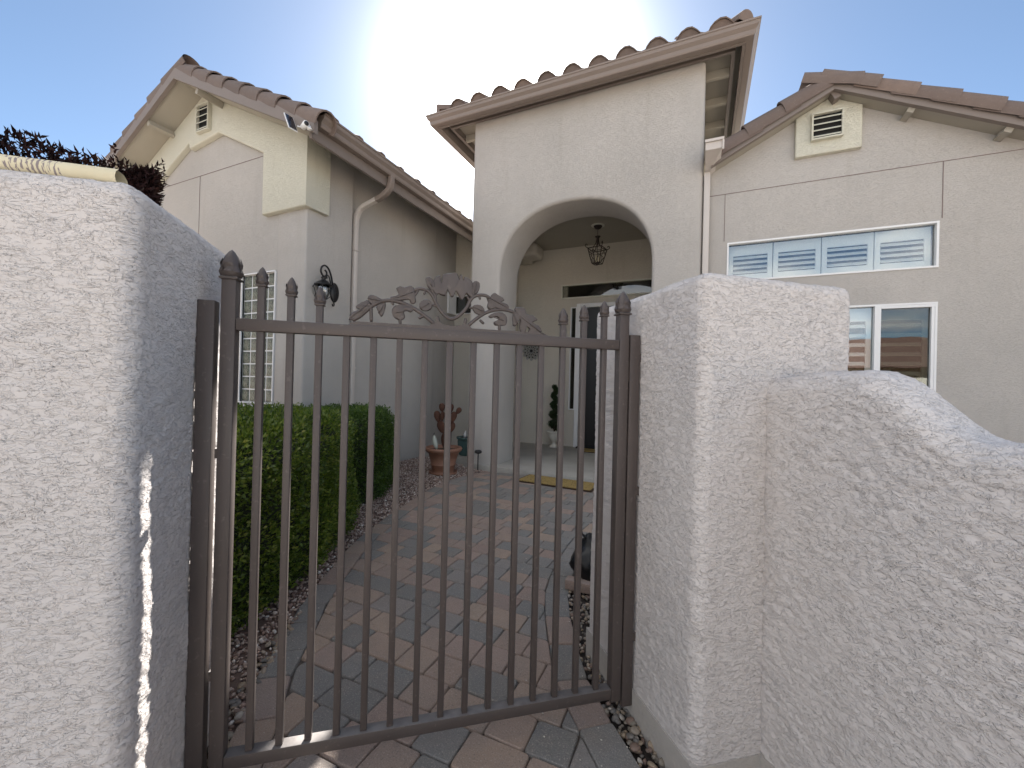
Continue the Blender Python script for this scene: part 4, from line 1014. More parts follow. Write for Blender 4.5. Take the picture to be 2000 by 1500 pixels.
# windows of the right wing: white vinyl frames, shutters behind the glass
def shutter_window(x0, x1, z0, z1, nleaf, z_in, mull=None, nl=4):
    f = frame('window', x0, x1, z0, z1, RY+.012, .016, M_WHITE, house)
    f.data.materials.append(M_WHITE)
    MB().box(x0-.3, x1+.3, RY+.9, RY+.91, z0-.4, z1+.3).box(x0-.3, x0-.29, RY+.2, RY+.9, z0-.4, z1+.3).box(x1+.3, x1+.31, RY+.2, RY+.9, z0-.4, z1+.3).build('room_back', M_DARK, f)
    w = (x1-x0)/nleaf; yf = RY+.085
    for k in range(nleaf):
        a, b = x0+k*w+.004, x0+(k+1)*w-.004; st = .042 if nleaf > 2 else .05; tr = z_in
        s_ = MB().box(a, a+st, yf, yf+.022, z0, z1).box(b-st, b, yf, yf+.022, z0, z1).box(a+st, b-st, yf+.001, yf+.021, z1-tr, z1).box(a+st, b-st, yf+.001, yf+.021, z0, z0+tr*.72).build('shutter', M_SHUT, f)
        za, zb = z0+tr*.72, z1-tr; h = (zb-za)/nl
        for j in range(nl):
            zc = za+h*(j+.5); mb = MB(); mb.obox(((a+b)/2, yf+.011, zc), (1, 0, 0), Vector((0, .80, .60)), Vector((0, -.60, .80)), (b-a)/2-st-.002, .026, .0035); mb.build('louver', M_SHUT, f)
    if mull: MB().box(mull-.022, mull+.022, RY-.012, RY+.040, z0, z1).build('mullion', M_WHITE, f)
    return f
shutter_window(.232, 1.822, 2.176, 2.543, 4, .10, nl=4)
w2 = shutter_window(.232, 1.822, .77, 1.846, 4, .12, mull=1.435, nl=10)
for ch in list(w2.children):
    if ch.name.startswith('pane'): bpy.data.objects.remove(ch)
MB().box(.232, 1.412, RY+.030, RY+.034, .77, 1.846).build('pane', M_GLASS, w2); MB().box(1.458, 1.822, RY+.024, RY+.028, .77, 1.846).build('pane', M_GLASSR, w2)
hb('window_track', 1.46, 1.822, RY-.006, RY+.03, 1.822, 1.845, M_WHITE, w2); hb('window_track', 1.80, 1.821, RY-.005, RY+.03, .771, 1.821, M_WHITE, w2)

# ------------------------------------------------------------------ wall lantern on the corner pier
wlamp = thing('wall_lantern', 'black scroll-arm lantern with clear glass on the left wing corner pier', 'lantern', (-3.64, 3.16, 2.02))
LX, LY = -3.545, 3.065
lamp_dir = Vector((LX+3.64, LY-3.19, 0))
bk = MB(); n = 20
prof = [(1.0, 0), (1.0, .010), (.86, .020), (.5, .026), (.02, .030)]
V = []; 
for s1, d1 in prof:
    for k in range(n):
        th = 2*math.pi*k/n; V.append((-3.638+d1, 3.285+.058*s1*math.cos(th), 2.005+.105*s1*math.sin(th)))
F = [(i*n+k, i*n+(k+1) % n, (i+1)*n+(k+1) % n, (i+1)*n+k) for i in range(len(prof)-1) for k in range(n)]
bk.add(V, F, smooth=True).build('back_plate', M_BLACK, wlamp)
def L3(u, z): return (-3.628+(LX+3.628)*u, 3.285+(LY-3.285)*u, z)       # u: 0 at the wall, 1 over the lantern
MB().tube(catmull([L3(.05, 2.02), L3(.22, 2.09), L3(.38, 2.17), L3(.62, 2.225), L3(.92, 2.238), L3(1.18, 2.20), L3(1.22, 2.155), L3(1.02, 2.118), L3(.78, 2.135), L3(.74, 2.17), L3(.88, 2.186), L3(.97, 2.165)], 5), [.0085]*50+[.006]*20, 8).build('scroll', M_BLACK, wlamp) if False else None
P = catmull([L3(.05, 2.02), L3(.22, 2.09), L3(.38, 2.17), L3(.62, 2.225), L3(.92, 2.238), L3(1.18, 2.205), L3(1.24, 2.155), L3(1.04, 2.122), L3(.80, 2.14), L3(.77, 2.175), L3(.90, 2.190)], 5)
MB().tube(P, .0095, 8).build('scroll', M_BLACK, wlamp)
P = catmull([L3(.30, 2.03), L3(.42, 2.10), L3(.58, 2.15), L3(.74, 2.14), L3(.72, 2.115)], 5); MB().tube(P, .0065, 8).build('scroll', M_BLACK, wlamp)
P = catmull([L3(.04, 1.99), L3(.10, 1.92), L3(.02, 1.87), L3(.14, 1.855), L3(.20, 1.875)], 5); MB().tube(P, .006, 8).build('scroll', M_BLACK, wlamp)
MB().lathe([(.012, .125), (.024, .118), (.026, .108), (.018, .10), (.024, .085), (.046, .075), (.072, .052), (.090, .040), (.092, .034), (.080, .030), (.02, .028)], (LX, LY, 1.995), 16).build('hood', M_BLACK, wlamp)
MB().lathe([(.060, .026), (.064, .0), (.060, -.04), (.046, -.085), (.034, -.098)], (LX, LY, 1.995), 16).build('globe', M_LGLASS, wlamp)
MB().lathe([(.034, -.098), (.036, -.108), (.020, -.118), (.010, -.128), (.012, -.140), (.003, -.150)], (LX, LY, 1.995), 12).build('base', M_BLACK, wlamp)
MB().lathe([(.004, -.09), (.010, -.09), (.010, -.03), (.006, -.0), (.001, .01)], (LX, LY, 1.995), 10).build('candle', M_BRASS, wlamp)
for k in range(4):
    th = math.pi/4+k*math.pi/2; u = Vector((math.cos(th), math.sin(th), 0)); c0 = Vector((LX, LY, 1.995))
    MB().tube(catmull([c0+u*.088+Vector((0, 0, .030)), c0+u*.100+Vector((0, 0, .012)), c0+u*.088+Vector((0, 0, .006)), c0+u*.078+Vector((0, 0, -.03)), c0+u*.066+Vector((0, 0, -.075)), c0+u*.036+Vector((0, 0, -.104))], 4), .0045, 6).build('cage_rib', M_BLACK, wlamp)

# ------------------------------------------------------------------ pendant lantern in the porch
PX, PY, PZ = -1.42, 6.03, 3.428
pend = thing('pendant_lantern', 'rust brown open-cage pendant lantern hanging from the porch ceiling inside the arch', 'lantern', (PX, PY, PZ))
MB().lathe([(.098, 0), (.098, -.006), (.080, -.010), (.02, -.010)], (PX, PY, PZ), 24).build('medallion', M_BONE, pend)
MB().lathe([(.062, -.010), (.060, -.020), (.036, -.048), (.012, -.056)], (PX, PY, PZ), 20).build('canopy', M_LANT, pend)
P = []
for k in range(6):
    zc = PZ-.062-k*.017; v = Vector((1, 0, 0)) if k % 2 else Vector((0, 1, 0)); lk = [Vector((PX, PY, zc))+v*.0045*math.cos(t)+Vector((0, 0, .011*math.sin(t))) for t in [i*math.pi/4 for i in range(8)]]
    MB().tube(lk, .0018, 5, closed=True).build('chain_link', M_LANT, pend)
MB().lathe([(.006, -.155), (.040, -.160), (.042, -.168), (.024, -.176), (.016, -.20), (.014, -.22), (.022, -.235), (.010, -.26), (.004, -.33)], (PX, PY, PZ), 12).build('crown', M_LANT, pend)
c0 = Vector((PX, PY, PZ)); NS = 4; rot0 = .62
top_r, bot_r, zt, zb = .150, .082, -.345, -.560
for k in range(NS):
    th = rot0+2*math.pi*k/NS; u = Vector((math.cos(th), math.sin(th), 0)); th2 = rot0+2*math.pi*(k+1)/NS; u2_ = Vector((math.cos(th2), math.sin(th2), 0))
    Zv = lambda z: Vector((0, 0, z))
    MB().tube([c0+u*top_r+Zv(zt), c0+u*bot_r+Zv(zb)], .0064, 6).build('cage_bar', M_LANT, pend)
    MB().tube([c0+u*top_r+Zv(zt), c0+u2_*top_r+Zv(zt)], .006, 6).build('cage_bar', M_LANT, pend)
    MB().tube([c0+u*(top_r-.014)+Zv(zt-.048), c0+u2_*(top_r-.014)+Zv(zt-.048)], .0032, 6).build('cage_bar', M_LANT, pend)
    MB().tube([c0+u*bot_r+Zv(zb), c0+u2_*bot_r+Zv(zb)], .0055, 6).build('cage_bar', M_LANT, pend)
    MB().tube(catmull([c0+u*.014+Zv(-.20), c0+u*.030+Zv(-.27), c0+u*.075+Zv(-.325), c0+u*.130+Zv(-.342), c0+u*.170+Zv(-.335), c0+u*.190+Zv(-.310), c0+u*.178+Zv(-.290), c0+u*.160+Zv(-.297), c0+u*.165+Zv(-.312)], 4), .0056, 6).build('scroll', M_LANT, pend)
    m1 = (u+u2_)*.5
    for sg in (-1, 1):
        q = u if sg < 0 else u2_
        MB().tube(catmull([c0+m1*(top_r*.93)+Zv(zt-.05), c0+(q*.35+m1*.65)*(top_r*.95)+Zv(zt-.085), c0+(q*.6+m1*.4)*(top_r*.88)+Zv(zt-.115), c0+(q*.35+m1*.65)*(bot_r*1.22)+Zv(zb+.055), c0+m1*(bot_r*1.05)+Zv(zb+.01)], 3), .0036, 5).build('scroll', M_LANT, pend)
        MB().tube([c0+m1*(top_r)+Zv(zt), c0+(q*.4+m1*.6)*(top_r*.97)+Zv(zt-.024), c0+m1*(top_r*.93)+Zv(zt-.046)], .0024, 5).build('scroll', M_LANT, pend)
    MB().tube([c0+u*bot_r+Zv(zb), c0+Zv(zb-.012)], .004, 6).build('cage_bar', M_LANT, pend)
MB().lathe([(.040, zb), (.040, zb+.010), (.016, zb+.016), (.003, zb+.016)], c0, 12).build('candle_tray', M_LANT, pend)
MB().lathe([(.003, zb-.005), (.010, zb-.014), (.006, zb-.026), (.001, zb-.036)], c0, 8).build('drop', M_LANT, pend)
for k in range(3):
    th = k*2.094; q = c0+Vector((math.cos(th)*.026, math.sin(th)*.026, zb+.014)); MB().lathe([(.0095, 0), (.0095, .075), (.004, .078), (.007, .09), (.001, .115)], q, 8).build('candle', M_BRASS, pend)
MB().tube([c0+Zv(-.33), c0+Zv(zb+.01)], .003, 6).build('stem', M_LANT, pend)

# ------------------------------------------------------------------ things on and by the porch
def disc_ornament():
    cx, cz, y = -2.735, 1.67, 6.832
    t = thing('wall_medallion', 'round openwork iron medallion hanging on the entry wall left of the topiary', 'wall art', (cx, y, cz))
    c = Vector((cx, y-.012, cz)); P = lambda r, a: c+Vector((math.cos(a), 0, math.sin(a)))*r
    def disc(name, q, r, mat, th=.006, n=10):
        V = [q+Vector((r*math.cos(b), d, r*math.sin(b))) for d in (-th, th) for b in np.linspace(0, 6.283, n, endpoint=False)]
        MB().add(V, [tuple(range(n)), tuple(range(n, 2*n))]+[(i, (i+1) % n, n+(i+1) % n, n+i) for i in range(n)]).build(name, mat, t)
    lt = plain('pewter', (.34, .335, .32), .5, .3, var=.1)
    for r in (.142, .092, .045): MB().tube([P(r, a) for a in np.linspace(0, 6.283, 32, endpoint=False)], .009, 6, closed=True).build('ring', lt, t)
    for k in range(12):
        a = k*math.pi/6; MB().tube([P(.02, a), P(.15, a)], .008, 6).build('spoke', lt, t); disc('petal', P(.152, a), .024, lt)
        disc('bead', P(.118, a+.26)+Vector((0, -.012, 0)), .0135, M_BLACK); disc('bead', P(.068, a)+Vector((0, -.012, 0)), .010, M_BLACK)
    disc('bead', c+Vector((0, -.012, 0)), .026, M_BLACK)
disc_ornament()
db = thing('doorbell', 'tiny dark round doorbell on the entry wall below the iron medallion', 'doorbell', (-2.60, 6.835, 1.07))
prof = [(.018, 0), (.018, -.012), (.010, -.014)]; n = 14
V = [(-2.60+r*math.cos(2*math.pi*k/n), 6.838+d_, 1.07+r*math.sin(2*math.pi*k/n)) for r, d_ in prof for k in range(n)]
MB().add(V, [(i*n+k, i*n+(k+1) % n, (i+1)*n+(k+1) % n, (i+1)*n+k) for i in range(2) for k in range(n)]+[tuple(range(2*n, 3*n))]).build('bezel', M_BLACK, db)
MB().box(-2.605, -2.595, 6.820, 6.8245, 1.065, 1.075).build('button', M_WHITE, db)

def leaf_cloud(pts, nrm, size, rng_, aspect=.55, spread=.8, fold=.25):
    """leaves: two folded triangles each"""
    n = len(pts); d = nrm+rng_.normal(0, spread, (n, 3)); d /= np.linalg.norm(d, axis=1)[:, None]
    r = rng_.normal(0, 1, (n, 3)); s = np.cross(d, r); s /= np.linalg.norm(s, axis=1)[:, None]; u = np.cross(s, d)
    L = (size*rng_.uniform(.65, 1.25, n))[:, None]; w = L*aspect*.5
    a = pts-d*L*.2; m = pts+d*L*.35; tip = pts+d*L
    V = np.stack([a, m+s*w+u*L*fold*.5, tip, m-s*w+u*L*fold*.5], 1).reshape(-1, 3)
    i = (np.arange(n)*4)[:, None]; F = np.concatenate([np.stack([i, i+1, i+2], 2)[:, 0], np.stack([i, i+2, i+3], 2)[:, 0]]).reshape(-1, 3)
    return V, F
UX, UY = -2.205, 6.60
top = thing('potted_topiary', 'dark green spiral topiary in a cream footed urn beside the front door', 'plant', (UX, UY, .04))
MB().lathe([(.078, 0), (.080, .016), (.060, .030), (.036, .055), (.032, .080), (.050, .10), (.085, .14), (.104, .19), (.110, .235), (.112, .24), (.128, .248), (.130, .272), (.120, .275), (.112, .262), (.02, .255)], (UX, UY, .04), 28).build('urn', M_URN, top)
pts = []; nr = []
for k in range(5200):
    t = random.random()**.8; turns = 4.4; a = t*turns*2*math.pi+.8; rad = .088*(1-t*.62); z = .32+t*.70
    c = np.array([UX+rad*.55*math.cos(a), UY+rad*.55*math.sin(a), z+.04]); v = np.random.default_rng(k).normal(0, 1, 3); v /= np.linalg.norm(v); rr = (.066*(1-t*.5))*np.array([1, 1, .72])
    pts.append(c+v*rr); nr.append(v)
V, F = leaf_cloud(np.array(pts), np.array(nr), .020, rng, .45); o = mesh_np('foliage', V, F, M_TOPI, top); o['kind'] = 'stuff'
MB().tube([(UX+.088*(1-t*.62)*.5*math.cos(t*27.6+.8), UY+.088*(1-t*.62)*.5*math.sin(t*27.6+.8), .36+t*.70) for t in np.linspace(0, 1, 60)], [.052*(1-t*.5) for t in np.linspace(0, 1, 60)], 8).build('core', M_CORE, top)
MB().tube([(UX, UY, .28), (UX, UY, .95)], .012, 8).build('stem', M_ROT, top)

# terracotta pot with steel cactus
TX, TY = -2.76, 4.16
pot = thing('plant_pot', 'large round terracotta pot with rolled rim on the gravel left of the porch column', 'pot', (TX, TY, 0))
MB().lathe([(.125, -.01), (.130, .012), (.122, .022), (.128, .035), (.140, .09), (.150, .096), (.150, .106), (.144, .112), (.176, .235), (.186, .24), (.214, .262), (.222, .285), (.212, .300), (.196, .300), (.188, .285), (.180, .262), (.02, .262)], (TX, TY, 0), 36).build('pot_body', M_TERRA, pot)
MB().lathe([(.180, .262), (.12, .268), (.02, .272)], (TX, TY, 0), 20).build('soil', M_SOIL, pot)
MB().lathe([(.150, -.012), (.165, -.006), (.170, .018), (.160, .020), (.15, .004)], (TX, TY, 0), 30).build('saucer', M_TERRA, pot)
cac = thing('cactus_sculpture', 'rusty sheet-steel prickly pear cactus sculpture stuck in the terracotta pot', 'sculpture', (TX, TY, .27))
def pad(cx, cz, w, h, tilt, yaw=0.0, thin=1.0, dy=0.0):
    V = []; n = 20; ct, st = math.cos(tilt), math.sin(tilt); cy, sy = math.cos(yaw), math.sin(yaw); out = []
    for k in range(n):
        t = 2*math.pi*k/n; r = 1.0; x = math.sin(t)*w/2*(1-.30*(-math.cos(t)+.0)*.8 if math.cos(t) < 0 else 1.0); x = math.sin(t)*w/2*(1+.28*math.cos(t)); z = h/2*(math.cos(t)+1)
        out.append((x, z))
    def P(x, z, d):
        X, Z = x*ct+z*st, -x*st+z*ct
        return (TX+cx+X*cy-d*sy, TY+dy+X*sy+d*cy, cz+Z)
    V = [P(x, z, -.004) for x, z in out]+[P(x, z, .004) for x, z in out]+[P(x*.7, h/2+(z-h/2)*.7, -.012) for x, z in out]+[P(0, h*.5, -.014)]
    F = [(i, (i+1) % n, n+(i+1) % n, n+i) for i in range(n)]+[tuple(range(n, 2*n))]+[(i, (i+1) % n, 2*n+(i+1) % n, 2*n+i) for i in range(n)]+[(2*n+i, 2*n+(i+1) % n, 3*n) for i in range(n)]
    MB().add(V, F, smooth=True).build('pad', M_RUST, cac)
pad(.02, .275, .115, .20, .02); pad(-.005, .46, .105, .16, -.42); pad(.045, .46, .105, .16, .42, .3)
pad(-.075, .585, .075, .145, -.25, .6); pad(-.035, .60, .060, .12, .12, 1.25); pad(-.035, .715, .072, .105, -.05, .2)
pad(.090, .585, .060, .13, -.02, 1.2); pad(.10, .59, .075, .14, .28, .3); pad(.085, .712, .066, .105, .05, 1.0); pad(.165, .70, .06, .09, .6, .2)
MB().tube([(TX+.02, TY, .20), (TX+.02, TY, .30)], .006, 6).build('stake', M_RUST, cac)
bird = thing('quail_figurine', 'small pale bird figurine perched on the soil of the terracotta pot', 'figurine', (TX-.055, TY-.09, .27))
MB().tube([(TX-.02, TY-.11, .285), (TX-.035, TY-.105, .315), (TX-.052, TY-.10, .355), (TX-.062, TY-.10, .395), (TX-.066, TY-.10, .425), (TX-.066, TY-.10, .445)], [.006, .024, .032, .026, .017, .005], 10).build('body', M_CARDB, bird)
MB().tube([(TX-.066, TY-.10, .440), (TX-.072, TY-.105, .462), (TX-.060, TY-.105, .472)], [.0025, .003, .005], 6).build('crest', M_BLACK, bird)
MB().tube([(TX-.05, TY-.10, .325), (TX-.05, TY-.10, .270)], .003, 6).build('leg', M_BLACK, bird)
# teal pot behind
GX, GY = -3.03, 5.16
tp = thing('plant_pot', 'dark teal glazed pot in the shade behind the terracotta pot', 'pot', (GX, GY, .04))
MB().lathe([(.105, 0), (.11, .01), (.128, .10), (.135, .20), (.130, .225), (.150, .235), (.152, .258), (.14, .262), (.125, .25), (.02, .245)], (GX, GY, .04), 28).build('pot_body', M_TEAL, tp)
MB().lathe([(.125, .246), (.06, .252), (.02, .255)], (GX, GY, .04), 16).build('soil', M_SOIL, tp)
fr = thing('garden_figurine', 'small white and black figurine set on top of the teal pot', 'figurine', (GX+.03, GY-.03, .29))
MB().tube([(GX+.0, GY-.05, .292), (GX+.0, GY-.05, .33), (GX+.005, GY-.05, .37), (GX+.01, GY-.05, .395)], [.024, .028, .018, .004], 10).build('body', M_METALW, fr)
MB().tube([(GX+.03, GY-.03, .30), (GX+.07, GY-.04, .335), (GX+.12, GY-.05, .33)], [.02, .016, .006], 8).build('wing', M_BLACK, fr)
# stake light
st = thing('path_light', 'short black stake path light in the gravel in front of the porch column', 'path light', (-2.49, 4.52, 0))
MB().tube([(-2.49, 4.52, -.02), (-2.49, 4.52, .20)], .007, 8).build('stake', M_BLACK, st)
MB().lathe([(.012, .195), (.044, .205), (.046, .222), (.036, .238), (.01, .244)], (-2.49, 4.52, 0), 16).build('shade', M_BLACK, st)
# mats
def rug(name, label, c, w, h, rot, z, border=True):
    t = thing(name, label, 'doormat', (*c, z)); cr, sr = math.cos(rot), math.sin(rot)
    P = lambda a, b, d: (c[0]+a*cr-b*sr, c[1]+a*sr+b*cr, d)
    pb = [(-w/2, -h/2), (w/2, -h/2), (w/2, h/2), (-w/2, h/2)]; k = .022; pi_ = [(-w/2+k, -h/2+k), (w/2-k, -h/2+k), (w/2-k, h/2-k), (-w/2+k, h/2-k)]
    o = MB().prism(pb, P, z+.002, z+.012).build('backing', M_MATB, t); o = MB().prism(pi_, P, z+.010, z+.018).build('coir_pile', M_MAT, t)
rug('doormat', 'tan coir doormat with dark scroll pattern on the pavers before the porch step', (-1.39, 4.335), .86, .38, -.06, .0)
rug('doormat', 'tan doormat on the porch slab directly in front of the door', (-1.38, 6.52), .70, .34, .0, .04)
# black bag half behind the pillar
bag = MB(); bmn = bmesh.new(); bmesh.ops.create_icosphere(bmn, subdivisions=4, radius=1)
for v in bmn.verts:
    p = np.array([v.co[:]]); f_ = float(fbm(p*2.6, 3, 5)[0]-.5); c3 = v.co.copy(); zz_ = max(c3.z, -.75)
    taper = 1.0-.45*max(zz_, 0)
    v.co = Vector((c3.x*taper, c3.y*taper, zz_))*(1+.5*f_); 
    if v.co.z < -.72: v.co.z = -.72
    v.co = Vector((v.co.x*.115, v.co.y*.105, (v.co.z+.72)*.145))
for f in bmn.faces: f.smooth = True
me = bpy.data.meshes.new('black_bag'); bmn.to_mesh(me); bmn.free(); me.materials.append(M_BAGM)
o = link('black_bag', me, None, (-.515, 2.235, .0)); tag(o, 'crumpled black plastic bag on the path edge, half hidden behind the right pillar', 'bag')
MB().tube(catmull([(-.515, 2.235, .205), (-.54, 2.22, .235), (-.565, 2.22, .255), (-.575, 2.225, .285)], 4), [.012]*4+[.008]*4+[.004]*5, 6).build('tied_neck', M_BAGM, o)
br = MB().box(-.62, -.44, 2.09, 2.15, .0, .05).build('loose_brick', M_PAVER); bevel(br, .004, 2); tag(br, 'loose reddish brick on the ground in front of the black bag', 'brick')

# security camera with solar panel under the left gable
scam = thing('security_camera', 'white security camera with a small solar panel under the left gable eave', 'camera', (-3.2, 2.5, 3.26))
MB().lathe([(.022, 0), (.022, .008), (.010, .012), (.008, .03)], (-3.15, 2.535, 3.235), 14).build('mount', M_METALW, scam)
o = MB().tube([(-3.215, 2.52, 3.262), (-3.15, 2.50, 3.268)], [.024, .027], 16).build('camera_body', M_METALW, scam)
MB().tube([(-3.15, 2.50, 3.268), (-3.142, 2.497, 3.269)], [.020, .018], 14).build('lens', M_BLACK, scam)
MB().tube([(-3.22, 2.52, 3.262), (-3.26, 2.50, 3.27)], .006, 8).build('arm', M_METALW, scam)
sp_ = MB(); dn = Vector((.86, -.12, .50)).normalized(); ax_ = Vector((-.50, .1, .86)).normalized(); ay_ = dn.cross(ax_)
sp_.obox((-3.335, 2.49, 3.315), ax_, ay_, dn, .095, .040, .004); sp_.build('solar_panel', M_METALW, scam)
sp_ = MB(); sp_.obox(Vector((-3.335, 2.49, 3.315))+dn*.0062, ax_, ay_, dn, .086, .034, .002); sp_.build('solar_cell', M_SOLAR, scam)

# rolled newspaper on the left wall
npx = thing('newspaper', 'rolled yellowed newspaper with a rubber band lying on top of the left wall', 'newspaper', GN(-.80, 1.03, 1.42))
ang = GA-.03; du = Vector((math.cos(ang), math.sin(ang), -.012)).normalized(); dv = Vector((-math.sin(ang), math.cos(ang), 0)); dw_ = du.cross(dv)
e0 = GN(-1.078, 1.010, 1.4445)
V = []; n = 40; turns = 3.2
LN = .50
rows = [0, .08, .16, .24, .32, .40, .46, LN-.012, LN]
def roll(x, k):
    t = k/n; a = t*turns*2*math.pi+2.2; r = .0225-.010*t; r *= (1+.10*math.sin(a*1.0+1)); sq_ = .80
    if abs(x-.17) < .03: r *= .93
    return r*math.cos(a)*1.1, r*math.sin(a)*sq_
for x in rows:
    for k in range(n+1):
        a, b = roll(x, k); xe = x+(.030*(1-k/n) if x == LN else 0); V.append((xe, a, b))
F = [(i*(n+1)+k, i*(n+1)+k+1, (i+1)*(n+1)+k+1, (i+1)*(n+1)+k) for i in range(len(rows)-1) for k in range(n)]
me = bpy.data.meshes.new('paper_roll'); me.from_pydata(V, [], F); me.materials.append(M_NEWS)
for f in me.polygons: f.use_smooth = True
o = link('paper_roll', me, npx, e0); o.rotation_euler = Matrix((du, dv, dw_)).transposed().to_euler()
rb = [e0+du*.17+dv*.0240*math.cos(t)+dw_*.0185*math.sin(t) for t in np.linspace(0, 6.283, 20, endpoint=False)]; MB().tube(rb, .0022, 5, closed=True).build('rubber_band', plain('rubber_band', (.30, .17, .05), .6, var=0), npx)
for k, dx in enumerate((.472, .478)):
    pass

# ------------------------------------------------------------------ vegetation
def hedge(name, label, poly, ztop, n, seed, mat, size=.0125, rnd=.13, cat='hedge'):
    t = thing(name, label, cat, (*np.mean(poly, 0), 0))
    r_ = np.random.default_rng(seed); P = np.array(poly, float); lo, hi = P.min(0)-.02, P.max(0)+.02
    # signed distance by sampling the outline
    def sdf(q):
        d = np.full(len(q), 1e9)
        for i in range(len(P)):
            a, b = P[i-1], P[i]; ab = b-a; h_ = np.clip(((q-a)@ab)/(ab@ab), 0, 1); dd = np.linalg.norm(q-a-h_[:, None]*ab, axis=1); d = np.minimum(d, dd)
        ins = in_poly(q, [tuple(p) for p in P]); return np.where(ins, -d, d)
    def field(X):
        s = sdf(X[:, :2]); dx = s; dz = X[:, 2]-ztop; a = dx+rnd; b = dz+rnd
        o_ = np.sqrt(np.maximum(a, 0)**2+np.maximum(b, 0)**2)+np.minimum(np.maximum(a, b), 0)-rnd
        o_ = o_ + (fbm(X*4.2, 3, seed)-.5)*.13 + (fbm(X*17, 2, seed+4)-.5)*.035
        return o_
    out = []; tot = 0
    while tot < n:
        X = np.stack([r_.uniform(lo[0]-.05, hi[0]+.05, 60000), r_.uniform(lo[1]-.05, hi[1]+.05, 60000), r_.uniform(.03, ztop+.06, 60000)], 1)
        f = field(X); k = (f < .028*r_.random(len(X))**4) & (f > -.045-.04*r_.random(len(X))); X = X[k]; out.append(X); tot += len(X)
    X = np.concatenate(out)[:n]; e = .01
    g_ = np.stack([field(X+np.eye(3)[i]*e)-field(X-np.eye(3)[i]*e) for i in range(3)], 1); g_ /= np.linalg.norm(g_, axis=1)[:, None]+1e-9
    g_[:, 2] += .35
    V, F = leaf_cloud(X, g_, size, r_, .62, .55); o = mesh_np('foliage', V, F, mat, t); o['kind'] = 'stuff'
    # twiggy dark inside
    cpt = []
    cen = P.mean(0)
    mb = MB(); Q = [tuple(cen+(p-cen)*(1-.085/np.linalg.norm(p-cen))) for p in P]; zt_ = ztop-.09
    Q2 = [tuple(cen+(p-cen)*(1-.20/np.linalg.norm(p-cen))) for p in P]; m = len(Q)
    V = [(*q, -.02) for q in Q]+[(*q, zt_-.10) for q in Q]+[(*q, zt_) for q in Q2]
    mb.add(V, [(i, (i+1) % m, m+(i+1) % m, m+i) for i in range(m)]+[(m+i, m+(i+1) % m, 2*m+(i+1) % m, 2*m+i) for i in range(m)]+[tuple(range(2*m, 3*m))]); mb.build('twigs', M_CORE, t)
    return t
def smooth_poly(P, k=5):
    c = catmull([(x, y, 0) for x, y in P+[P[0]]], k); return [(p.x, p.y) for p in c[:-1]]
h1 = smooth_poly([(-1.66, .98), (-1.80, 1.45), (-2.08, 2.02), (-2.42, 2.38), (-2.95, 2.50), (-3.35, 2.1), (-3.3, 1.3), (-2.7, .80), (-2.05, .74)])
hedge('boxwood_hedge', 'large clipped bright green boxwood hedge along the left of the paver path', h1, .83, 80000, 21, M_LEAF, .0185)
h2 = smooth_poly([(-2.56, 2.86), (-2.72, 3.24), (-3.1, 3.42), (-3.42, 3.25), (-3.45, 2.70), (-3.0, 2.50), (-2.62, 2.54)])
hedge('boxwood_hedge', 'smaller darker rounded boxwood behind the large hedge, against the wall', h2, .80, 36000, 22, M_LEAF2, .0185, .16)

# purple shrub behind the left wall
pt = thing('purple_shrub', 'tall dark purple-leaved shrub rising behind the left wall and newspaper', 'shrub', GN(-1.9, 2.1, 0))
r_ = np.random.default_rng(5)
def topz(g): return 1.80+.055*np.clip((-.94-g)/.2, 0, 1)+.014*np.sin(g*9+1)+.016*np.sin(g*23)
X = []
n = 46000
N_ = r_.uniform(1.78, 2.45, n); G_ = -.505*N_-r_.uniform(0, 1, n)**1.3*3.0; tz = topz(G_)-.02*np.clip((G_+1.02)/.12, 0, 1); Z_ = tz-np.abs(r_.exponential(.14, n)); Z_ = np.maximum(Z_, .25)
e_ = r_.random(n) < .5; N_[e_] = 1.80+np.abs(r_.normal(0, .05, e_.sum())); G_[e_] = np.minimum(G_[e_], -.505*N_[e_]); Z_[e_] = r_.uniform(.4, 1, e_.sum())*tz[e_]
e2 = r_.random(n) < .22; G_[e2] = -.50*N_[e2]-np.abs(r_.normal(0, .04, e2.sum())); Z_[e2] = r_.uniform(.8, 1, e2.sum())*1.80
pts = np.outer(G_, np.array(gv))+np.outer(N_, np.array(nv)); pts[:, 2] += Z_
nr = np.tile(np.array([[0, 0, .6]]), (n, 1))+np.outer(np.where(e_, -.5, 0), np.array(nv))+np.outer(np.where(e2, .8, 0), np.array(gv))
V1, F1 = leaf_cloud(pts, nr, .028, r_, .36, .7, .3)
# sprigs: leafy shoots standing out of the top and the right end
sp_pts = []; sp_n = []; stems = MB()
for k in range(330):
    g0 = r_.uniform(-4.0, -.90); n0 = r_.uniform(1.80, 2.3); side = k % 3 == 0
    
    if side: n0 = r_.uniform(1.80, 2.2); g0 = -.505*n0
    elif g0 > -.505*n0: g0 = -.52*n0
    z0 = (float(topz(np.array(g0)))-.03 if not side else r_.uniform(1.35, 1.84)); b = GN(g0, n0, z0)
    d = Vector((r_.normal(0, .3), r_.normal(0, .3), 1))+(gv*.9 if side else Vector()); d.normalize(); L = r_.uniform(.02, .065)
    stems.tube([b-d*.1, b, b+d*L], [.0022, .002, .001], 4)
    for j in range(int(L/.007)):
        q = b+d*(j*.008); a = j*2.4; o1 = d.orthogonal().normalized(); o2 = d.cross(o1); w = (o1*math.cos(a)+o2*math.sin(a))
        sp_pts.append(q[:]); sp_n.append((w*1.0+d*.75)[:])
V2, F2 = leaf_cloud(np.array(sp_pts), np.array(sp_n), .022, r_, .34, .12, .3)
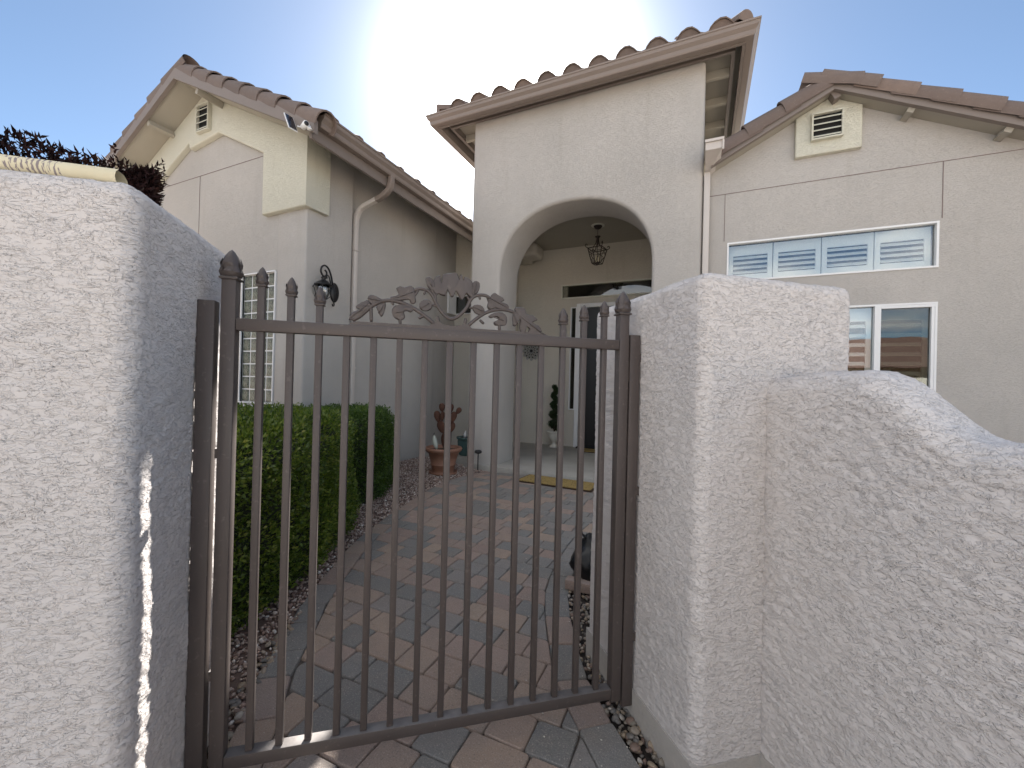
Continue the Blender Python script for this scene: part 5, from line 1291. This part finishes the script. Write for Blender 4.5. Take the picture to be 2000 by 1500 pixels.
V = np.concatenate([V1, V2]); F = np.concatenate([F1, F2+len(V1)]); o = mesh_np('foliage', V, F, M_PURP, pt); o['kind'] = 'stuff'
so = stems.build('stem', M_ROT, pt, recalc=False); so['kind'] = 'stuff'
mb = MB(); mb.obox(GN(-2.78, 2.08, .80), gv, nv, (0, 0, 1), 1.60, .20, .86); mb.build('twigs', plain('dark_twigs', (.010, .006, .006), .95, var=0), pt)
# bare sprig poking up on its own
q0 = GN(-1.108, 1.95, 1.76)
sg = MB().tube([q0, q0+Vector((.004, .0, .09)), q0+Vector((.0, .0, .155))], [.003, .002, .001], 5).build('shoot', M_ROT, pt)
ps = np.array([(q0+Vector((0, 0, .12+i*.008)))[:] for i in range(9)]); V, F = leaf_cloud(ps, np.tile([[0, 0, .5]], (9, 1)), .024, r_, .5, .8); mesh_np('leaf', V, F, M_PURP, pt)

# ------------------------------------------------------------------ across the street (what the windows mirror)
hl = MB()
xs = np.linspace(-260, 260, 53)
for i in range(52):
    a, b = xs[i], xs[i+1]; ha = 14+9*math.sin(a*.021+1)+4*math.sin(a*.07); hb_ = 14+9*math.sin(b*.021+1)+4*math.sin(b*.07)
    hl.add([(a, -230, -1), (b, -230, -1), (b, -250, hb_), (a, -250, ha), (b, -290, -1), (a, -290, -1)], [(0, 1, 2, 3), (3, 2, 4, 5)], smooth=True)
struct(hl.build('hill', M_HILL))
nb = thing('house', 'tan house with brown tile roof across the street, mirrored in the window panes', 'house', (8, -26, 0))
MB().box(-4, 20, -36, -26, 0, 3.0).build('wall', M_NWALL, nb)
MB().add([(-4.8, -25.2, 2.9), (20.8, -25.2, 2.9), (20.8, -36.8, 2.9), (-4.8, -36.8, 2.9), (1, -31, 5.3), (15, -31, 5.3)], [(0, 1, 5, 4), (1, 2, 5), (2, 3, 4, 5), (3, 0, 4), (0, 3, 2, 1)]).build('roof', M_NTILE, nb)
for x in (1, 6): MB().box(x, x+1.6, -25.99, -25.9, 1.0, 2.3).build('window', M_DARK, nb)
MB().box(11, 16, -25.99, -25.9, 0, 2.3).build('garage_door', M_BONE, nb)
for tx, ty, hh, lab in ((13.5, -19, 4.4, 'green street tree on the far kerb, mirrored in the lower window'), (-7, -24, 5.0, 'green street tree left of the tan house across the street')):
    t = thing('street_tree', lab, 'tree', (tx, ty, 0)); r_ = np.random.default_rng(int(tx+50))
    MB().tube([(tx, ty, -.05), (tx+.1, ty, 1.4), (tx-.05, ty+.1, 2.6), (tx, ty, hh-.8)], [.16, .12, .08, .03], 8).build('trunk', M_ROT, t)
    v = r_.normal(0, 1, (5000, 3)); v /= np.linalg.norm(v, axis=1)[:, None]; v *= (1+.5*(fbm(v*2.2+5, 3, 2)-.5))[:, None]*r_.uniform(.6, 1, 5000)[:, None]; v = v*np.array([1.9, 1.9, 1.35])+np.array([tx, ty, hh-1.2])
    V, F = leaf_cloud(v, np.tile([[0, 0, .4]], (5000, 1)), .16, r_, .6, 1); o = mesh_np('crown', V, F, M_NEIGH_LEAF, t); o['kind'] = 'stuff'
